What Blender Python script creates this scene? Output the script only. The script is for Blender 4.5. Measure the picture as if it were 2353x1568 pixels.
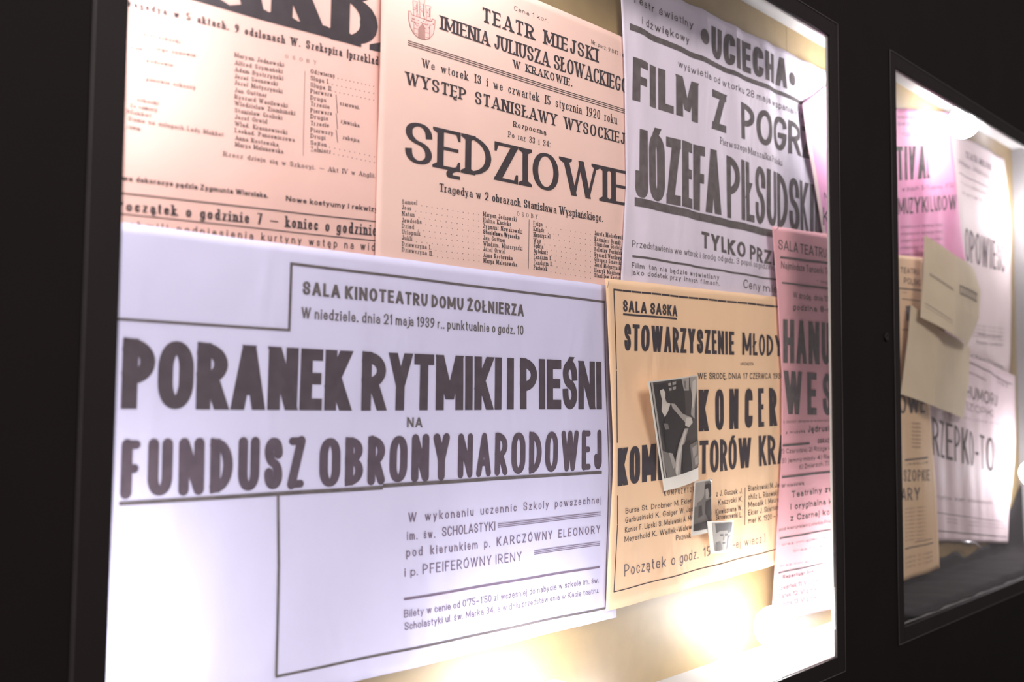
import bpy, math, random
from math import pi, sin, cos, hypot
from mathutils import Vector, Matrix
random.seed(7)
S = bpy.context.scene
COL = S.collection
for o in list(bpy.data.objects): bpy.data.objects.remove(o)

# ---------------------------------------------------------------- camera
# world: X along the wall, Y into the wall (front face of the cases = 0), Z up
FPX = 2200.0; CX, CY = 1176.5, 784.0
def vec(px, py):
    return Vector((px - CX, py - CY, FPX)).normalized()
ax = vec(3342, 934)                       # direction of the wall's horizontals
az = vec(1548, -34600); az = (az - ax * ax.dot(az)).normalized()
ay = az.cross(ax)
if ay.z < 0: ay = -ay
CAM = Vector((-1.8925542, -0.92041197, 0.52362065))
cam_data = bpy.data.cameras.new('camera')
cam_data.sensor_width = 36; cam_data.lens = FPX / 2353 * 36
cam_data.clip_start = 0.02; cam_data.clip_end = 60
cam = bpy.data.objects.new('camera', cam_data); COL.objects.link(cam)
mr = Matrix(((ax.x, -ax.y, -ax.z), (ay.x, -ay.y, -ay.z), (az.x, -az.y, -az.z)))
m4 = mr.to_4x4(); m4.translation = CAM
cam.matrix_world = m4
S.camera = cam
cam_data.dof.use_dof = True
cam_data.dof.aperture_fstop = 2.8

def ray(px, py):
    d = vec(px, py)
    return Vector((ax.dot(d), ay.dot(d), az.dot(d)))
def at(px, py, Y=0.0):
    d = ray(px, py)
    return CAM + d * ((Y - CAM.y) / d.y)
_f = at(1270, 520, .165) - CAM
cam_data.dof.focus_distance = _f.dot(Vector((ax.z, ay.z, az.z)))

# ---------------------------------------------------------------- world, exposure
w = bpy.data.worlds.new('dim_night'); S.world = w; w.use_nodes = True
w.node_tree.nodes['Background'].inputs['Color'].default_value = (.75, .66, .68, 1)
w.node_tree.nodes['Background'].inputs['Strength'].default_value = .20
S.view_settings.view_transform = 'Standard'; S.view_settings.look = 'None'
S.view_settings.exposure = 0.62; S.view_settings.gamma = 1
S.view_settings.use_curve_mapping = False
BULB_STRENGTH = 50.0
BULB_COLOR = (.97, .965, 1.0)
# soft fill light added behind and above the camera to even out the posters
rl = bpy.data.lights.new('fill_light', 'AREA'); rl.shape = 'RECTANGLE'; rl.size = 1.6; rl.size_y = 1.0
rl.energy = 58; rl.color = (1.0, .93, .90)
ro = bpy.data.objects.new('fill_light', rl); COL.objects.link(ro); ro.location = (-1.3, -2.7, 2.5)
ro.rotation_euler = (Vector((-.5, 0, .6)) - Vector(ro.location)).to_track_quat('-Z', 'Y').to_euler()

# ---------------------------------------------------------------- materials
def mat(name, rgb, rough=.6, spec=.3, noise=0.0, nscale=20, bump=0.0, bscale=200, metallic=0, rgb2=None):
    m = bpy.data.materials.new(name); m.use_nodes = True
    nt = m.node_tree; b = nt.nodes['Principled BSDF']
    b.inputs['Base Color'].default_value = (*rgb, 1)
    b.inputs['Roughness'].default_value = rough
    b.inputs['Specular IOR Level'].default_value = spec
    b.inputs['Metallic'].default_value = metallic
    tc = nt.nodes.new('ShaderNodeTexCoord')
    if noise:
        n = nt.nodes.new('ShaderNodeTexNoise'); n.inputs['Scale'].default_value = nscale
        n.inputs['Detail'].default_value = 5
        nt.links.new(tc.outputs['Object'], n.inputs['Vector'])
        r = nt.nodes.new('ShaderNodeValToRGB')
        lo = tuple(c * (1 - noise) for c in rgb) if rgb2 is None else rgb2
        r.color_ramp.elements[0].color = (*lo, 1); r.color_ramp.elements[0].position = .3
        r.color_ramp.elements[1].color = (*rgb, 1); r.color_ramp.elements[1].position = .65
        nt.links.new(n.outputs['Fac'], r.inputs['Fac'])
        nt.links.new(r.outputs['Color'], b.inputs['Base Color'])
    if bump:
        n2 = nt.nodes.new('ShaderNodeTexNoise'); n2.inputs['Scale'].default_value = bscale
        n2.inputs['Detail'].default_value = 3
        nt.links.new(tc.outputs['Object'], n2.inputs['Vector'])
        bp = nt.nodes.new('ShaderNodeBump'); bp.inputs['Strength'].default_value = bump
        bp.inputs['Distance'].default_value = .002
        nt.links.new(n2.outputs['Fac'], bp.inputs['Height'])
        nt.links.new(bp.outputs['Normal'], b.inputs['Normal'])
    return m

def paper_mat(name, rgb, crease=.5, cscale=6, vertical=True, rgb2=None):
    """old poster paper: faint mottling, long soft creases and fine tooth"""
    m = mat(name, rgb, .72, .22, noise=.05, nscale=7, rgb2=rgb2)
    nt = m.node_tree; b = nt.nodes['Principled BSDF']
    tc = [n for n in nt.nodes if n.type == 'TEX_COORD'][0]
    mp = nt.nodes.new('ShaderNodeMapping')
    mp.inputs['Scale'].default_value = (1.6, 1, .55) if vertical else (1, 1, 1)
    mp.inputs['Rotation'].default_value = (0, .25, 0)
    nt.links.new(tc.outputs['Object'], mp.inputs['Vector'])
    n = nt.nodes.new('ShaderNodeTexNoise'); n.inputs['Scale'].default_value = cscale
    n.inputs['Detail'].default_value = 2.5; n.inputs['Distortion'].default_value = .6
    nt.links.new(mp.outputs[0], n.inputs['Vector'])
    n2 = nt.nodes.new('ShaderNodeTexNoise'); n2.inputs['Scale'].default_value = 900
    nt.links.new(tc.outputs['Object'], n2.inputs['Vector'])
    b1 = nt.nodes.new('ShaderNodeBump'); b1.inputs['Strength'].default_value = crease
    b1.inputs['Distance'].default_value = .012
    nt.links.new(n.outputs['Fac'], b1.inputs['Height'])
    b2 = nt.nodes.new('ShaderNodeBump'); b2.inputs['Strength'].default_value = .08
    b2.inputs['Distance'].default_value = .0004
    nt.links.new(n2.outputs['Fac'], b2.inputs['Height'])
    nt.links.new(b1.outputs['Normal'], b2.inputs['Normal'])
    nt.links.new(b2.outputs['Normal'], b.inputs['Normal'])
    return m

def ink_mat(name, rgb, worn=.25):
    return mat(name, rgb, .8, .04, noise=worn, nscale=60, rgb2=tuple(min(1, c * (1 + worn) + .01 * worn) for c in rgb))

M_WALL = mat('black_painted_board', (.011, .0082, .0078), .7, .10, noise=.15, nscale=8, bump=.05)
M_FRAME = mat('black_anodised_profile', (.016, .012, .0115), .6, .18, noise=.1, nscale=15)
M_BEAD = mat('grey_black_edge', (.06, .05, .05), .4, .5, noise=.2, nscale=30)  # bead in a lighter grey than the frame
M_JAMB = mat('white_jamb', (.45, .43, .40), .5, .3, noise=.04, nscale=8)
M_SIDE = mat('grey_side_lining', (.27, .255, .26), .5, .3, noise=.08, nscale=5)
M_LINING = mat('light_grey_lining', (.50, .49, .48), .55, .3, noise=.08, nscale=5, bump=.15, bscale=14)
M_BACK = mat('ochre_board', (.32, .225, .105), .5, .3, noise=.12, nscale=25, bump=.12, bscale=420)
M_CLOTH = mat('black_cloth', (.018, .016, .017), .9, .1, noise=.3, nscale=40, bump=.3, bscale=500)
M_STEEL = mat('bright_steel', (.75, .75, .78), .25, .6, metallic=1, noise=.05, nscale=60)
M_SOCKET = mat('white_ceramic', (.75, .74, .71), .35, .5, noise=.03, nscale=30)
M_GLOW = bpy.data.materials.new('lit_bulb_glass'); M_GLOW.use_nodes = True
nt = M_GLOW.node_tree; nt.nodes.clear()
em = nt.nodes.new('ShaderNodeEmission'); em.inputs['Color'].default_value = (*BULB_COLOR, 1)
em.inputs['Strength'].default_value = BULB_STRENGTH
ou = nt.nodes.new('ShaderNodeOutputMaterial'); nt.links.new(em.outputs[0], ou.inputs['Surface'])

# door glass: clear, faintly mirroring, with a translucent haze added for glare round the bulbs
M_GLASS = bpy.data.materials.new('hazed_door_glass'); M_GLASS.use_nodes = True
nt = M_GLASS.node_tree; nt.nodes.clear()
tr = nt.nodes.new('ShaderNodeBsdfTransparent'); tr.inputs['Color'].default_value = (.975, .975, .975, 1)
gl = nt.nodes.new('ShaderNodeBsdfGlossy'); gl.inputs['Roughness'].default_value = .02
lw = nt.nodes.new('ShaderNodeLayerWeight'); lw.inputs['Blend'].default_value = .5
pw = nt.nodes.new('ShaderNodeMath'); pw.operation = 'POWER'; pw.inputs[1].default_value = 4.5
nt.links.new(lw.outputs['Facing'], pw.inputs[0])
fr = nt.nodes.new('ShaderNodeMath'); fr.operation = 'MULTIPLY_ADD'; fr.inputs[1].default_value = .5; fr.inputs[2].default_value = .02
nt.links.new(pw.outputs[0], fr.inputs[0])
mx = nt.nodes.new('ShaderNodeMixShader'); nt.links.new(fr.outputs[0], mx.inputs[0])
nt.links.new(tr.outputs[0], mx.inputs[1]); nt.links.new(gl.outputs[0], mx.inputs[2])
du = nt.nodes.new('ShaderNodeBsdfTranslucent'); du.inputs['Color'].default_value = (.9, .9, .95, 1)
mx2 = nt.nodes.new('ShaderNodeMixShader')
tc = nt.nodes.new('ShaderNodeTexCoord'); nz = nt.nodes.new('ShaderNodeTexNoise'); nz.inputs['Scale'].default_value = 9
mr_ = nt.nodes.new('ShaderNodeMapRange')
mr_.inputs['To Min'].default_value = .010; mr_.inputs['To Max'].default_value = .015
nt.links.new(tc.outputs['Object'], nz.inputs['Vector']); nt.links.new(nz.outputs['Fac'], mr_.inputs['Value'])
nt.links.new(mr_.outputs[0], mx2.inputs[0]); nt.links.new(mx.outputs[0], mx2.inputs[1]); nt.links.new(du.outputs[0], mx2.inputs[2])
ou = nt.nodes.new('ShaderNodeOutputMaterial'); nt.links.new(mx2.outputs[0], ou.inputs['Surface'])

# ---------------------------------------------------------------- helpers
def link(name, verts, faces, mats, parent=None, smooth=False, midx=None):
    me = bpy.data.meshes.new(name); me.from_pydata([tuple(v) for v in verts], [], faces)
    for m in (mats if isinstance(mats, (list, tuple)) else [mats]): me.materials.append(m)
    if midx:
        me.polygons.foreach_set('material_index', midx)
    if smooth:
        me.polygons.foreach_set('use_smooth', [True] * len(me.polygons))
    me.update()
    o = bpy.data.objects.new(name, me); COL.objects.link(o)
    if parent: o.parent = parent
    return o
def tag(o, label=None, cat=None, group=None, kind=None):
    if label: o['label'] = label
    if cat: o['category'] = cat
    if group: o['group'] = group
    if kind: o['kind'] = kind
    return o
def empty(name, loc, label, cat, group=None):
    o = bpy.data.objects.new(name, None); COL.objects.link(o); o.location = loc
    o.empty_display_size = .05
    return tag(o, label, cat, group)
def boxes(bl, bev=.0):
    V, F = [], []
    for (x0, x1, y0, y1, z0, z1) in bl:
        n = len(V)
        V += [(x, y, z) for x in (x0, x1) for y in (y0, y1) for z in (z0, z1)]
        F += [(n, n+1, n+3, n+2), (n+4, n+6, n+7, n+5), (n, n+4, n+5, n+1), (n+2, n+3, n+7, n+6), (n, n+2, n+6, n+4), (n+1, n+5, n+7, n+3)]
    return V, F
def box(name, b, m, parent=None, bev=0, off=(0, 0, 0)):
    b = (b[0]-off[0], b[1]-off[0], b[2]-off[1], b[3]-off[1], b[4]-off[2], b[5]-off[2])
    V, F = boxes([b]); o = link(name, V, F, m, parent)
    if bev:
        md = o.modifiers.new('bevel', 'BEVEL'); md.width = bev; md.segments = 2
    return o
def lathe(prof, n=32, centre=(0, 0, 0), axis=Vector((0, 0, 1))):
    q = Vector((0, 0, 1)).rotation_difference(axis)
    V, F = [], []
    for (r, h) in prof:
        for k in range(n):
            a = 2 * pi * k / n
            V.append(Vector(centre) + q @ Vector((r * cos(a), r * sin(a), h)))
    for i in range(len(prof) - 1):
        for k in range(n):
            F.append((i*n+k, i*n+(k+1) % n, (i+1)*n+(k+1) % n, (i+1)*n+k))
    F.append(tuple(range(n))[::-1]); F.append(tuple((len(prof)-1)*n+k for k in range(n)))
    return V, F

# ---------------------------------------------------------------- lettering: a small stroke alphabet
# u 0..1 across the letter, v 0..1 baseline to cap height (capitals) or x-height (lower case), 1..2 ascender, -1..0 descender
# a stroke: 'l' open path, 'c' closed path, 'd' slanted bar cut level; a point with r is rounded, '.' a dot
G = {}
def g(ch, w, *st): G[ch] = (w, [s for s in st])
g('A', .66, 'd 0,0 .5,1', 'd 1,0 .5,1', 'l .2,.28 .8,.28'); g('B', .56, 'c 0,.53 .93,.53r .93,1r 0,1', 'c 0,0 1,0r 1,.53r 0,.53')
g('C', .54, 'l 1,.80 1,1r 0,1r 0,0r 1,0r 1,.20'); g('D', .58, 'c 0,0 1,0r 1,1r 0,1')
g('E', .48, 'l 1,1 0,1', 'l 0,0 0,1', 'l 0,0 1,0', 'l 0,.52 .88,.52'); g('F', .46, 'l 1,1 0,1', 'l 0,0 0,1', 'l 0,.5 .85,.5')
g('G', .57, 'l 1,.80 1,1r 0,1r 0,0r 1,0r 1,.44', 'l 1,.44 .55,.44'); g('H', .6, 'l 0,0 0,1', 'l 1,0 1,1', 'l 0,.5 1,.5')
g('I', 0, 'l 0,0 0,1'); g('J', .4, 'l 1,1 1,0r 0,0r 0,.28'); g('K', .58, 'l 0,0 0,1', 'd 0,.36 1,1', 'd .3,.55 1,0')
g('L', .45, 'l 0,0 0,1', 'l 0,0 1,0'); g('M', .76, 'l 0,0 0,1', 'l 1,0 1,1', 'd 0,1 .5,.12', 'd 1,1 .5,.12')
g('N', .62, 'l 0,0 0,1', 'l 1,0 1,1', 'd 0,1 1,0'); g('O', .62, 'c 0,0r 1,0r 1,1r 0,1r')
g('P', .54, 'c 0,.43 1,.43r 1,1r 0,1', 'l 0,0 0,1'); g('R', .58, 'c 0,.45 .95,.45r .95,1r 0,1', 'l 0,0 0,1', 'd .45,.45 1,0')
g('S', .52, 'l 1,.72 1,1r 0,1r 0,.56r 1,.46r 1,0r 0,0r 0,.28'); g('T', .54, 'l 0,1 1,1', 'l .5,0 .5,1')
g('U', .58, 'l 0,1 0,0r 1,0r 1,1'); g('V', .64, 'd 0,1 .5,0', 'd 1,1 .5,0')
g('W', .9, 'd 0,1 .27,0', 'd .5,1 .27,0', 'd .5,1 .73,0', 'd 1,1 .73,0'); g('X', .6, 'd 0,1 1,0', 'd 1,1 0,0')
g('Y', .6, 'd 0,1 .5,.42', 'd 1,1 .5,.42', 'l .5,0 .5,.45'); g('Z', .52, 'l 0,1 1,1', 'd 1,1 0,0', 'l 0,0 1,0')
g('a', .42, 'c 0,0r 1,0r 1,.56r 0,.56r', 'l 1,0 1,1r .08,1r .08,.75'); g('b', .44, 'l 0,0 0,2', 'c 0,0r 1,0r 1,1r 0,1r')
g('c', .40, 'l 1,.7 1,1r 0,1r 0,0r 1,0r 1,.3'); g('d', .44, 'l 1,0 1,2', 'c 0,0r 1,0r 1,1r 0,1r')
g('e', .42, 'l 0,.5 1,.5', 'l 1,.5 1,1r 0,1r 0,0r 1,0r 1,.22'); g('f', .3, 'l 1,2 .35,2r .35,0', 'l 0,1 .9,1')
g('g', .44, 'c 0,0r 1,0r 1,1r 0,1r', 'l 1,1 1,-1r 0,-1r 0,-.6'); g('h', .44, 'l 0,0 0,2', 'l 0,.5 0,1r 1,1r 1,0')
g('i', 0, 'l 0,0 0,1', '. 0,1.65'); g('j', .12, 'l 1,1 1,-1r -1,-1', '. 1,1.65')
g('k', .44, 'l 0,0 0,2', 'd 0,.3 .95,1', 'd .3,.6 1,0'); g('l', 0, 'l 0,0 0,2')
g('m', .7, 'l 0,0 0,1', 'l 0,.5 0,1r .5,1r .5,0', 'l .5,.5 .5,1r 1,1r 1,0'); g('n', .44, 'l 0,0 0,1', 'l 0,.5 0,1r 1,1r 1,0')
g('o', .44, 'c 0,0r 1,0r 1,1r 0,1r'); g('p', .44, 'l 0,-1 0,1', 'c 0,0r 1,0r 1,1r 0,1r')
g('r', .28, 'l 0,0 0,1', 'l 0,.4 0,1r 1,1'); g('s', .38, 'l 1,.76 1,1r 0,1r 0,.54r 1,.46r 1,0r 0,0r 0,.24')
g('t', .28, 'l .35,1.7 .35,0r 1,0', 'l 0,1 1,1'); g('u', .44, 'l 0,1 0,0r 1,0r 1,.5', 'l 1,0 1,1')
g('v', .44, 'd 0,1 .5,0', 'd 1,1 .5,0'); g('w', .66, 'd 0,1 .27,0', 'd .5,1 .27,0', 'd .5,1 .73,0', 'd 1,1 .73,0')
g('x', .42, 'd 0,1 1,0', 'd 1,1 0,0'); g('y', .44, 'd 0,1 .55,0', 'd 1,1 .2,-1'); g('z', .38, 'l 0,1 1,1', 'd 1,1 0,0', 'l 0,0 1,0')
g('q', .44, 'l 1,-1 1,1', 'c 0,0r 1,0r 1,1r 0,1r')
g('0', .5, 'c 0,0r 1,0r 1,1r 0,1r'); g('1', .26, 'l 1,0 1,1', 'd 0,.72 1,1'); g('2', .5, 'l 0,.72 0,1r 1,1r 1,.5r', 'd 1,.56 0,0', 'l 0,0 1,0')
g('3', .48, 'l 0,.76 0,1r 1,1r 1,.54r .35,.54', 'l .35,.54 1,.54r 1,0r 0,0r 0,.24'); g('4', .52, 'l .75,0 .75,1', 'd .75,1 0,.3', 'l 0,.3 1,.3')
g('5', .5, 'l .95,1 .05,1', 'l .05,1 .05,.58', 'l .05,.58 1,.58r 1,0r 0,0r 0,.22'); g('6', .5, 'c 0,0r 1,0r 1,.56r 0,.56r', 'l 0,.3 0,1r .9,1')
g('7', .48, 'l 0,1 1,1', 'd 1,1 .3,0'); g('8', .5, 'c 0,.53r 1,.53r 1,1r 0,1r', 'c 0,0r 1,0r 1,.53r 0,.53r'); g('9', .5, 'c 0,.44r 1,.44r 1,1r 0,1r', 'l 1,.7 1,0r .1,0')
g('.', 0, '. 0,0'); g(',', 0, '. 0,0', 'd 0,0 -.3,-.25'); g(':', 0, '. 0,0', '. 0,.7'); g("'", 0, 'l 0,.78 0,1'); g('-', .3, 'l 0,.4 1,.4'); g('–', .5, 'l 0,.4 1,.4')
g('—', .8, 'l 0,.4 1,.4'); g('(', .2, 'l 1,1.1 0,1.1r 0,-.2r 1,-.2'); g(')', .2, 'l 0,1.1 1,1.1r 1,-.2r 0,-.2')
def acc(n, base, *st):
    w, s = G[base]; G[n] = (w, s + list(st))
OG = 'l .8,-.1 .55,-.35r .55,-.8r 1,-.8'
acc('Ą', 'A', 'l 1,0 .8,-.5r 1.1,-.8'); acc('Ę', 'E', OG); acc('ą', 'a', OG); acc('ę', 'e', OG)
for n, b in (('Ó', 'O'), ('Ś', 'S'), ('Ń', 'N'), ('Ź', 'Z'), ('Ć', 'C')): acc(n, b, 'd .42,1.25 .72,1.75')
for n, b in (('ó', 'o'), ('ś', 's'), ('ń', 'n'), ('ź', 'z'), ('ć', 'c')): acc(n, b, 'd .42,1.3 .75,1.85')
acc('Ż', 'Z', '. .5,1.4'); acc('ż', 'z', '. .5,1.55'); acc('Ł', 'L', 'd -.25,.36 .7,.68'); acc('ł', 'l', 'd -1.2,.8 1.2,1.25')
UP = set('ABCDEFGHIJKLMNOPRSTUVWXYZĄĘÓŚŃŹĆŻŁ0123456789')

def style(wt=.16, ht=None, serif=False, rnd=False, gap=.12, word=.38, xh=.68, asc=1.0, desc=.24, bold_lc=None):
    return dict(wt=wt, ht=wt if ht is None else ht, serif=serif, rnd=rnd, gap=gap, word=word, xh=xh, asc=asc, desc=desc)

def round_path(P, flags, closed, wt, ht):
    """P real-unit points; returns list of pieces (point lists) split at sharp corners"""
    n = len(P); out = []
    def arc(a, b, c):
        # round corner b between a and c
        la = (a - b).length; lc = (c - b).length
        ia = fl[a_i] ; ic = fl[c_i]
        da = la * (.5 if ia else 1.0); dc = lc * (.5 if ic else 1.0)
        r = min(da, dc)
        da = min(da, r * 1.9); dc = min(dc, r * 1.9)
        p0 = b + (a - b) * (da / la); p2 = b + (c - b) * (dc / lc)
        k = .56; res = []
        c0 = p0 + (b - p0) * k; c1 = p2 + (b - p2) * k
        N = 7
        for i in range(N + 1):
            t = i / N
            res.append(p0 * (1-t)**3 + c0 * 3*t*(1-t)**2 + c1 * 3*t*t*(1-t) + p2 * t**3)
        return res
    fl = flags
    pieces = []; cur = []
    idx = list(range(n))
    if closed:
        s = next((i for i in idx if not fl[i]), None)
        if s is None:
            loop = []
            for i in idx:
                a_i, c_i = (i-1) % n, (i+1) % n
                loop += arc(P[a_i], P[i], P[c_i])
            clean = [loop[0]]
            for p in loop[1:]:
                if (p - clean[-1]).length > 1e-5: clean.append(p)
            if (clean[0] - clean[-1]).length < 1e-5: clean.pop()
            return [(clean, True, False, False)]
        idx = idx[s:] + idx[:s] + [s]
    cur = [P[idx[0]]]
    for q, i in enumerate(idx[1:-1], 1):
        if fl[i]:
            a_i, c_i = idx[q-1], idx[q+1]
            cur += arc(P[a_i], P[i], P[c_i])
        else:
            cur.append(P[i]); pieces.append(cur); cur = [P[i]]
    cur.append(P[idx[-1]]); pieces.append(cur)
    res = []
    for k, pc in enumerate(pieces):
        cl = [pc[0]]
        for p in pc[1:]:
            if (p - cl[-1]).length > 1e-5: cl.append(p)
        free0 = (k == 0 and not closed); free1 = (k == len(pieces)-1 and not closed)
        if len(cl) > 1: res.append((cl, False, free0, free1))
    return res

def ribbon(pts, closed, wt, ht, rnd, free0, free1):
    """returns rows [(L,R)]"""
    pts = [p.copy() for p in pts]
    def half(d): return .5 * hypot(wt * d.y, ht * d.x)
    n = len(pts)
    if not closed:
        d0 = (pts[0] - pts[1]).normalized(); d1 = (pts[-1] - pts[-2]).normalized()
        e0 = .5 * hypot(ht * d0.y, wt * d0.x); e1 = .5 * hypot(ht * d1.y, wt * d1.x)
        if not rnd or not free0: pts[0] = pts[0] + d0 * e0
        if not rnd or not free1: pts[-1] = pts[-1] + d1 * e1
    rows = []
    for i in range(n):
        if closed: t = pts[(i+1) % n] - pts[i-1]
        elif i == 0: t = pts[1] - pts[0]
        elif i == n-1: t = pts[-1] - pts[-2]
        else: t = (pts[i+1] - pts[i]).normalized() + (pts[i] - pts[i-1]).normalized()
        if t.length < 1e-9: t = Vector((1, 0))
        t.normalize(); nn = Vector((-t.y, t.x)); h = half(t)
        rows.append((pts[i] + nn * h, pts[i] - nn * h))
    if closed: rows.append(rows[0])
    if rnd and not closed:
        def cap(c, t, h):
            return [(c + Vector((-t.y, t.x)) * h * cos(a) + t * h * sin(a), c - Vector((-t.y, t.x)) * h * cos(a) + t * h * sin(a)) for a in (pi/8, pi/4, 3*pi/8, pi/2*.97)]
        if free1:
            t = (pts[-1] - pts[-2]).normalized(); rows += cap(pts[-1], t, half(t))
        if free0:
            t = (pts[0] - pts[1]).normalized(); cc = cap(pts[0], t, half(t))
            rows = [(b, a) for a, b in reversed(cc)] + rows
    return rows

def glyph_rows(ch, W, st):
    """list of row-lists in units (x, y) with cap height 1"""
    w, strokes = G[ch]
    up = ch in UP
    wt, ht = st['wt'], st['ht']
    if not up and ch.isalpha(): wt = wt * .92; ht = ht * .92
    hw, hh = wt / 2, ht / 2
    xh = 1.0 if (up or not ch.isalpha()) else st['xh']
    Wd = max(W, wt)
    def mp(u, v):
        x = hw + u * (Wd - wt) if Wd > wt + 1e-6 else hw + u * wt * .9
        if v > 1:
            if up or not ch.isalpha(): y = 1 - hh + (v - 1) * .22
            else: y = xh - hh + (v - 1) * (st['asc'] - xh)
        elif v < 0:
            y = hh + v * (st['desc'])
        else: y = hh + v * (xh - ht)
        return Vector((x, y))
    out = []; ends = {}
    for s in strokes:
        k, pts = s[0], s[1:].split()
        P = []; fl = []
        for p in pts:
            fl.append(p.endswith('r')); a, b = p.rstrip('r').split(','); P.append((float(a), float(b)))
        if k == '.':
            c = mp(*P[0]); r = wt * .56
            if ch not in 'ijŻż' and P[0][1] == 0: c.y = r * .9
            rr = r * (ht / wt) ** .3
            if st['rnd'] or st['serif']:
                out.append([(c + Vector((-r * cos(a), rr * sin(a))), c + Vector((r * cos(a), rr * sin(a)))) for a in (-pi/2*.98, -pi/3, -pi/6, 0, pi/6, pi/3, pi/2*.98)])
            else:
                out.append([(c + Vector((-r, -rr)), c + Vector((r, -rr))), (c + Vector((-r, rr)), c + Vector((r, rr)))])
            continue
        if k == 'd':
            a, b = mp(*P[0]), mp(*P[1])
            slope_up = (b.x - a.x) * (b.y - a.y) > 0
            th = wt * (.5 if (st['serif'] and slope_up and ch not in 'ŁłZz27') else 1.0)
            if ch in 'Łł' or P[0][1] > 1.1: th *= .75
            if a.y > b.y: a, b = b, a; P = P[::-1]
            dy = b.y - a.y; dx = b.x - a.x
            if abs(dy) < 1e-6: continue
            L = hypot(dx, dy); hx = th / 2 * min(L / dy, 2.6)
            # stretch ends to the full height when on a line
            e0 = hh if P[0][1] in (0, -1) else 0; e1 = hh if P[1][1] in (1, 2) else 0
            a2 = a - Vector((dx, dy)) * (e0 / dy); b2 = b + Vector((dx, dy)) * (e1 / dy)
            if e0: a2.x = a.x + (a2.x - a.x) * .3
            if e1: b2.x = b.x + (b2.x - b.x) * .3
            lim = lambda x: x
            if st['rnd'] and e0 + e1 > 0 and ch not in 'Łł':
                t = (b - a).normalized()
                out.append(ribbon([a, b], False, th, th, True, True, True))
            else:
                out.append([(Vector((a2.x - hx, a2.y)), Vector((a2.x + hx, a2.y))), (Vector((b2.x - hx, b2.y)), Vector((b2.x + hx, b2.y)))])
            for (q, c) in ((P[0], a2), (P[1], b2)):
                if q[1] in (0, 1, -1): ends.setdefault((round(q[0], 2), q[1]), []).append((c.x, c.y, 'd', hx))
            continue
        R = [mp(*p) for p in P]
        for (pc, cl, f0, f1) in round_path(R, fl, k == 'c', wt, ht):
            rr_ = st['rnd']
            out.append(ribbon(pc, cl, wt, ht, rr_, f0, f1))
        if k == 'l':
            for (q, nb) in ((P[0], P[1]), (P[-1], P[-2])):
                c = mp(*q)
                if abs(q[0] - nb[0]) < 1e-6 and q[1] in (0, 1, 2, -1):
                    ends.setdefault((round(q[0], 2), q[1]), []).append((c.x, c.y, 'v', hw))
                elif abs(q[1] - nb[1]) < 1e-6:
                    ends.setdefault((round(q[0], 2), q[1]), []).append((c.x, c.y, 'h', hw))
        if k == 'c':
            for q, f in zip(P, fl):
                if not f and q[0] == 0 and q[1] in (0, 1): 
                    c = mp(*q); ends.setdefault((0, q[1]), []).append((c.x, c.y, 'v', hw))
    if st['serif'] and ch.isalpha() or (st['serif'] and ch in '1'):
        sl = wt * .52 + .035; sh = max(ht * .8, .045)
        for (u, v), L in ends.items():
            kinds = {e[2] for e in L}; x, y = L[0][0], L[0][1]
            if ch in 'aceo' and v == 1: continue
            if 'v' in kinds or ('d' in kinds and len(L) == 1):
                hx = hw if 'v' in kinds else L[0][3]
                yb = {0: 0, 1: xh, 2: st['asc'], -1: -st['desc']}[v]
                sg = 1 if v in (0, -1) else -1
                l = hx + sl; r = hx + sl
                if not up:
                    l = hx + sl * .8; r = hx + sl * .8
                    if sg < 0: r = hx
                if 'h' in kinds: r = hx
                out.append([(Vector((x - l, yb)), Vector((x + r, yb))), (Vector((x - l, yb + sg * sh)), Vector((x + r, yb + sg * sh))),
                            (Vector((x - hx * .9, yb + sg * sh * 2.1)), Vector((x + hx * .9, yb + sg * sh * 2.1)))])
            elif kinds == {'h'} and up and v in (0, 1) and ch != 'A':
                sg = 1 if v == 0 else -1; yb = 0 if v == 0 else 1
                if ch == 'Z' or ch in 'EFLTĘŁŻŹ':
                    q = -1 if (u < .5) else 1
                    xe = x + q * hw
                    ln = .24
                    out.append([(Vector((xe - q * hw * 1.7, yb)), Vector((xe, yb))), (Vector((xe - q * hw * .7, yb + sg * ln)), Vector((xe, yb + sg * ln)))])
    return out

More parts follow.
